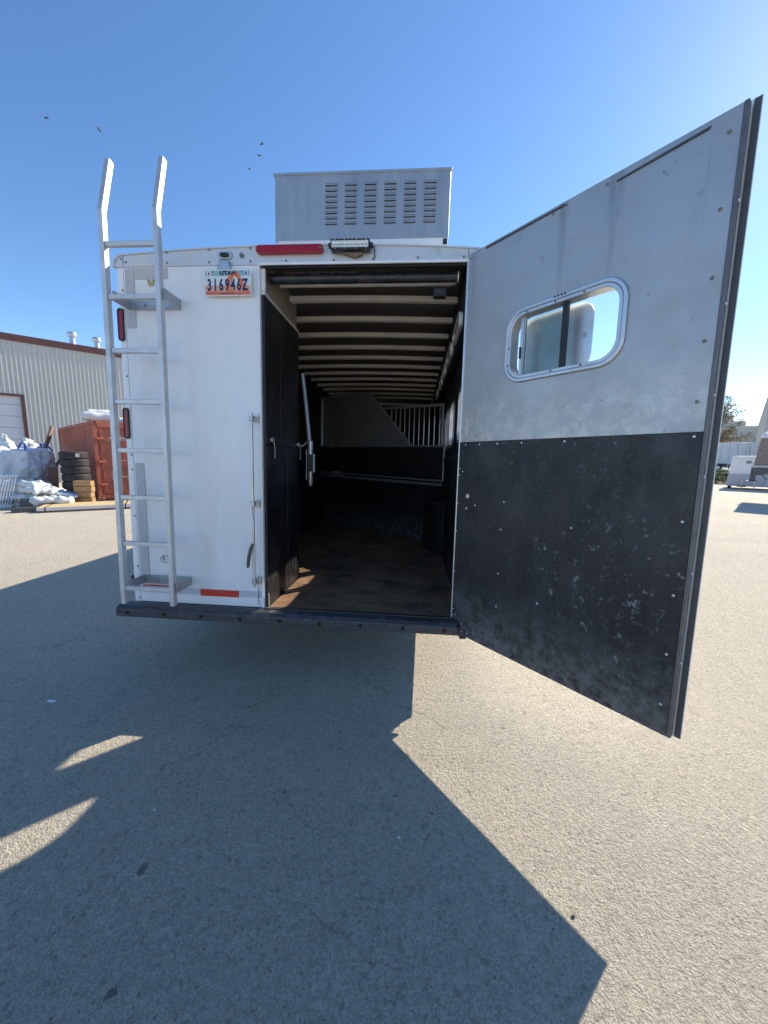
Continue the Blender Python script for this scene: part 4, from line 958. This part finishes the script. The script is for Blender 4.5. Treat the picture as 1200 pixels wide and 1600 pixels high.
# far concrete building
ROT = radians(-37.6); UU = Vector((cos(ROT), sin(ROT), 0)); VV = Vector((-sin(ROT), cos(ROT), 0))
fb = empty('far_building', 'long pale flat-roofed building far beyond the parked trailers', 'building', (78.4, 102.65, 0), ROT)
def fbox(x0, x1, y0, y1, z0, z1): return MB().box(x0, x1, y0, y1, z0, z1)
fbox(-70, 7, 0, 30, 0, 9.7).build('wall', M_conc, fb)
fbox(-70.3, 7.1, -.3, -.02, 9.4, 10.0).build('parapet', M_conc, fb)
fbox(-7, 1.9, 2, 10, 9.7, 12.9).build('roof_block', M_conc, fb); fbox(2.0, 4.4, 2, 9, 9.7, 11.4).build('roof_block', M_conc, fb)
for k in range(12): fbox(-62 + k * 6, -61.8 + k * 6, -.06, -.001, 0, 9.35).build('panel_joint', M_metalb, fb)
q0, q1 = Vector((91.07, 108.07, 0)), Vector((38, 41.1, 0))
mbd = empty('metal_building', 'tall grey ribbed metal building receding along the right edge', 'building', tuple(q1))
wdir = (q0 - q1).normalized(); wn = Vector((wdir.y, -wdir.x, 0)); Lw = (q0 - q1).length
hb = 8.85
MB().obox((0, 0, 0), wdir * Lw, wn * 20, (0, 0, hb)).build('wall', M_metalb, mbd)
MB().obox(wdir * -.1 - wn * .15 + Vector((0, 0, hb)), wdir * (Lw + .2), wn * 20.3, (0, 0, .25)).build('roof_trim', M_fascia, mbd)
rb = None
for k in range(60):
    pos = wdir * (k * Lw / 60 + .3)
    if rb is None: rb = MB().obox(-wn * .12, wdir * .5, wn * .115, (0, 0, hb - .02)).build('rib', M_metalb, mbd, loc=pos)
    else: dup(rb, mbd, pos)
# semi trailer
se = empty('semi_trailer', 'long white box semi trailer parked far off in front of the pale building', 'semi trailer', (52.47, 59.53, 0), ROT)
MB().box(-14, -.9, 0, 2.6, 1.30, 4.35).build('box_body', M_twhite, se, .03)
MB().box(-.78, 2.0, .05, 2.65, 1.30, 4.42).build('front_section', M_twhite, se, .03)
for k in range(14): MB().box(-13.6 + k * .95, -13.55 + k * .95, -.03, -.002, 1.4, 4.3).build('side_seam', M_tgrey, se)
MB().box(-13.9, 1.9, -.04, .04, 1.15, 1.29).build('side_rail', M_twhite, se)
for wx in (-4.2, -5.4, -10.5):
    w = MB().lathe([(.0, .12), (.22, .10), (.28, .14), (.5, .14), (.52, .08), (.52, -.14), (.0, -.14)], 20).build('wheel', M_tyre, se, 0, 'auto'); w.matrix_local = Matrix.Translation((wx, .1, .52)) @ Matrix.Rotation(pi / 2, 4, 'X')
    MB().lathe([(.0, .15), (.1, .15), (.24, .145), (.25, .10)], 16).build('rim', M_alu, w, 0, 'auto')
MB().box(-7.2, -3.2, .3, 2.3, .7, 1.14).build('bogie', M_darksteel, se)
MB().bar((-6.6, .02, .5), (-5.2, .02, 1.1), .05, .10, (0, 0, 1)).build('bogie_brace', M_steel, se); MB().bar((-4.4, .02, 1.1), (-3.5, .02, .5), .05, .10, (0, 0, 1)).build('bogie_brace', M_steel, se)
MB().box(-3.0, -2.9, .3, 2.2, .2, 1.1).build('mud_flap', M_black, se)
kb = MB().box(-40, 20, 0, 6, 0, .14).build('far_road', simple('pale_concrete', (.58, .56, .52), .8), None, .01); kb.location = (48.5, 55.0, 0); kb.rotation_euler = (0, 0, ROT); kb['kind'] = 'structure'

# small horse trailer
sh = empty('small_horse_trailer', 'small white and grey livestock trailer with an oval badge beyond the open door', 'trailer', (20.02, 21.38, 0), ROT)
MB().prism([(-.10, .22), (-.03, .16), (2.95, .16), (2.95, .84), (.0, .84), (-.06, .5)], XZ(0), XZ(1.9)).build('lower_body', M_tgrey, sh, .02)
MB().prism([(.0, .842), (2.95, .842), (2.95, 1.74), (.05, 1.74)], XZ(0), XZ(1.9)).build('upper_body', M_twhite, sh, .02)
MB().prism([(.04, 1.742), (.03, 1.80), (.09, 1.86), (.18, 1.875), (2.97, 1.885), (2.97, 1.742)], XZ(-.03), XZ(1.93)).build('roof', simple('trailer_roof_white', (.78, .78, .76), .4), sh, .02)
MB().prism([(.78 + .13 * cos(2 * pi * k / 24), 1.53 + .085 * sin(2 * pi * k / 24)) for k in range(24)], XZ(-.012), XZ(-.002)).build('oval_badge', simple('badge', (.08, .12, .10), .4), sh)
MB().prism([(.78 + .095 * cos(2 * pi * k / 24), 1.53 + .045 * sin(2 * pi * k / 24)) for k in range(24)], XZ(-.016), XZ(-.0125)).build('badge_centre', simple('badge_centre', (.30, .34, .33), .4), sh)
for x in (.62, 1.5, 2.3): MB().box(x, x + .012, -.01, -.001, .20, .83).build('side_seam', M_darksteel, sh)
MB().box(.0, 2.95, -.015, -.003, .83, .86).build('trim_strip', M_tgrey, sh)
MB().prism([(.40, .14), (.50, .24), (.60, .18), (.72, .26), (.82, .14)], XZ(-.25), XZ(-.1)).build('coupler', M_darksteel, sh, .01)
for x, h_ in ((.61, .55), (1.12, .5)): MB().tube([(x, -.2, .0), (x, -.2, h_)], .025, 10).build('jack', M_steel, sh, 0, 'auto')
for wx in (.10, 2.7):
    w = MB().lathe([(.0, .07), (.1, .07), (.2, .08), (.22, .05), (.22, -.08), (.0, -.08)], 18).build('wheel', M_tyre, sh, 0, 'auto'); w.matrix_local = Matrix.Translation((wx, .3, .22)) @ Matrix.Rotation(pi / 2, 4, 'Y')

# gooseneck trailer nose at right edge
gn = empty('gooseneck_trailer', 'gooseneck trailer with a dusty brown nose and white roof cap at the right edge', 'trailer', (14.62, 13.10, 0), radians(-41))
MB().prism([(-.05, 1.45), (-.02, 1.6), (.06, 2.46), (7.5, 2.6), (7.5, 1.45)], XZ(0), XZ(2.3)).build('nose_body', M_dusty, gn, .03)
MB().prism([(.03, 2.44), (.05, 2.58), (.13, 2.66), (7.5, 2.82), (7.5, 2.54)], XZ(-.02), XZ(2.32)).build('roof_cap', simple('cap_white', (.74, .76, .80), .35), gn, .03)
MB().box(-.08, 7.5, -.02, 2.32, 1.36, 1.445).build('lower_rail', M_bracket, gn, .01)
MB().prism([(-.02, 1.355), (2.2, 1.355), (1.1, 1.22), (.28, 1.10), (-.02, 1.07)], XZ(.1), XZ(.6)).build('gooseneck_gusset', M_darksteel, gn, .01)
MB().box(-.10, .06, .25, .45, .86, 1.35).build('coupler_tube', M_darksteel, gn, .01); MB().box(-.2, .12, .18, .5, .83, .86).build('coupler_plate', M_darksteel, gn, .005)
MB().tube([(.20, .2, 1.12), (.30, .18, .98), (.5, .15, .88), (.8, .15, .95)], .015, 6).build('safety_chain', M_darksteel, gn, 0, 'auto')
MB().box(3.6, 9.5, 0, 2.3, .45, 1.355).build('rear_body', M_dusty, gn, .02)
for wx in (6.2, 7.1):
    w = MB().lathe([(.0, .1), (.2, .1), (.36, .11), (.38, .06), (.38, -.11), (.0, -.11)], 18).build('wheel', M_tyre, gn, 0, 'auto'); w.matrix_local = Matrix.Translation((wx, -.02, .38)) @ Matrix.Rotation(pi / 2, 4, 'X')
for x, z in ((.10, 2.54), (.07, 2.36), (.03, 2.0)): MB().tube([(x + .06, -.022, z), (x + .06, -.03, z)], .02, 10).build('marker_lamp', M_black, gn)

# vegetation
def leafmat(name, c1, c2):
    m, nt, b = nmat(name); gi = nt.nodes.new('ShaderNodeNewGeometry')
    c = mixc(nt, gi.outputs['Random Per Island'], c1, c2); nt.links.new(c, b.inputs['Base Color']); b.inputs['Roughness'].default_value = .6
    try: b.inputs['Subsurface Weight'].default_value = 0
    except Exception: pass
    return m
M_dry = leafmat('dry_leaves', (.26, .19, .09), (.50, .42, .26)); M_green = leafmat('shrub_leaves', (.09, .13, .03), (.30, .34, .12)); M_bark = simple('bark', (.14, .11, .08), .9)
def leafcloud(centers, n, size, rnd, spread):
    mb = MB()
    for _ in range(n):
        c = rnd.choice(centers); p = Vector((rnd.gauss(0, 1), rnd.gauss(0, 1), rnd.gauss(0, .8))) * spread * rnd.uniform(.3, 1) + Vector(c)
        d = Vector((rnd.uniform(-1, 1), rnd.uniform(-1, 1), rnd.uniform(-1, 1))).normalized(); e_ = d.orthogonal().normalized() * size * rnd.uniform(.25, .5); d = d * size * rnd.uniform(.6, 1.2)
        mb.bm.faces.new([mb.bm.verts.new(q) for q in (p - d, p + e_, p + d, p - e_)])
    return mb
rnd = random.Random(11)
tr = empty('tree', 'sparse tree with tan autumn leaves standing behind the white semi trailer', 'tree', (54.2, 70.8, 0))
tips = []; mb = MB()
mb.tube([(0, 0, 0), (.1, 0, 2.5), (-.1, .1, 5)], [.25, .2, .15], 8)
for k in range(22):
    a = rnd.uniform(0, 2 * pi); z0 = rnd.uniform(3, 6); r = rnd.uniform(1.5, 4.4); z1 = rnd.uniform(4.8, 12.2) if k % 3 else rnd.uniform(3.6, 6); r *= 1 - max(0, z1 - 8) / 9
    m1 = Vector((r * .4 * cos(a), r * .4 * sin(a), (z0 + z1) / 2 + .3)); e1 = Vector((r * cos(a), r * sin(a), z1)); mb.tube([(0, 0, z0 * .8), m1, e1], [.1, .06, .02], 6); tips += [e1, (m1 + e1) / 2]
    if k % 2 == 0: tips.append(m1 + Vector((rnd.uniform(-1, 1), rnd.uniform(-1, 1), .5)))
mb.build('trunk', M_bark, tr, 0, 'auto'); leafcloud(tips, 9500, .19, rnd, .85).build('crown', M_dry, tr, fix=False)['kind'] = 'stuff'
shl = ['round green shrub behind the small trailer, closest to the open door', 'green shrub in the middle of the row beyond the small trailer', 'green shrub right behind the corner of the small trailer', 'low green shrub at the far side of the row, partly behind the small trailer']
for i, (x_, y_, r_) in enumerate(((22.3, 27.3, .8), (23.2, 26.6, .8), (24.1, 25.9, .75), (25.1, 25.2, .7))):
    e_ = empty('shrub', shl[i], 'shrub', (x_, y_, 0), 0, 'shrubs beyond the yard')
    MB().tube([(0, 0, 0), (.1, 0, .5)], [.05, .03], 6).tube([(0, 0, 0), (-.3, .1, .6)], [.04, .02], 6).build('stem', M_bark, e_)
    cs = [(rnd.uniform(-r_, r_), rnd.uniform(-.6, .6), rnd.uniform(.08, .9)) for _ in range(60)]
    leafcloud(cs, 3200, .075, rnd, .2).build('foliage', M_green, e_, fix=False)['kind'] = 'stuff'
fe = empty('wire_fence', 'low wire fence with thin posts running in front of the green shrubs', 'fence', (20.2, 27.2, 0), ROT)
for k in range(5): MB().tube([(k * 2.4, 0, 0), (k * 2.4, 0, 1.05)], .025, 6).build('post', M_steel, fe)
for z in (.2, .5, .8, 1.0): MB().tube([(0, 0, z), (9.6, 0, z)], .006, 4).build('wire', M_steel, fe)
Q = Vector((22.1, 25.1, .004)); v = MB()
v.bm.faces.new([v.bm.verts.new(q) for q in (Q - UU * 14, Q + UU * 22, Q + UU * 22 + VV * 30, Q - UU * 14 + VV * 30)])
vg = v.build('verge', simple('brown_dirt', (.26, .20, .15), .95, 0, .15, 1.5, bs=.5, bscale=20)); vg['kind'] = 'structure'

# ------------------------------------------------------------------ small things in the foreground
o = MB().prism([(-.028, -.008), (.026, -.010), (.030, .010), (-.024, .012)], XY(.003), XY(.0045)).build('paper_scrap', flat('paper', (.80, .82, .86)), None); o.location = (-.37, -.39, 0); tag(o, 'small white paper scrap lying on the shaded asphalt at the left', 'paper')
def pebble(loc, r, mat, label, grp=None):
    rr = random.Random(int(loc[0] * 1000)); mb = MB().ball((0, 0, r * .55), r, 1.2, .9, .6, 8, 6)
    for vv in mb.bm.verts: vv.co *= 1 + rr.uniform(-.12, .12)
    o = mb.build('pebble', mat, None); o.location = loc; tag(o, label, 'stone', grp)
M_pw = simple('pale_stone', (.55, .53, .50), .7); M_pb = simple('dark_stone', (.03, .03, .035), .6)
PEB = [((1.905, -1.075, 0), .007, M_pw, 'tiny pale pebble in the shade below the trailer opening'), ((2.53, -1.30, 0), .006, M_pb, 'black pebble on the sunlit asphalt right of the shadow tip'),
       ((2.05, -.95, 0), .004, M_pb, 'tiny black pebble in the shade just left of the door shadow edge'), ((.80, -1.05, 0), .007, M_pw, 'tiny pale pebble in the shade right of the curved light patches')]
for a_ in PEB: pebble(*a_)

# flying insects
ins = [(72, 184, 'small dark insect in the blue sky, farthest to the left'), (155, 203, 'small dark insect above the left ladder rail'), (409, 225, 'small dark insect left of the roof unit, highest of the three there'), (405, 243, 'small dark insect left of the roof unit, middle of the three there'), (390, 264, 'small dark insect left of the roof unit, lowest of the three there')]
i0 = None
def sky_pos(u, v, d):
    q = _r * ((u - 600) / 600) + _u * (-(v - 800) / 600) + _f; return Vector((1.9356, -2.4856, 1.60)) + q.normalized() * d
INS = [sky_pos(u, v, d) for (u, v, _), d in zip(ins, (1.9, 1.6, 1.8, 1.8, 2.0))]
M_bug = simple('insect_body', (.03, .02, .02), .5); M_wing = flat('insect_wing', (.5, .5, .42), .3)
for k, p in enumerate(INS):
    if i0 is None:
        i0 = empty('insect', ins[k][2], 'insect', tuple(p), .4, 'insects flying in front of the sky')
        MB().ball((0, 0, 0), .0028, 1.5, .7, .7, 10, 7).ball((.0047, 0, .0003), .0018, 1, 1, 1, 8, 6).build('body', M_bug, i0, 0, True)
        for sg in (-1, 1): MB().prism([(0, 0), (-.004, sg * .0065), (-.007, sg * .0065), (-.006, sg * .002), (-.002, 0)][::sg], XY(.002), XY(.0022)).build('wing', M_wing, i0)
    else: copy_tree(i0, tuple(p), .4 + k * 1.3, ins[k][2])
print('objects', len(bpy.data.objects))
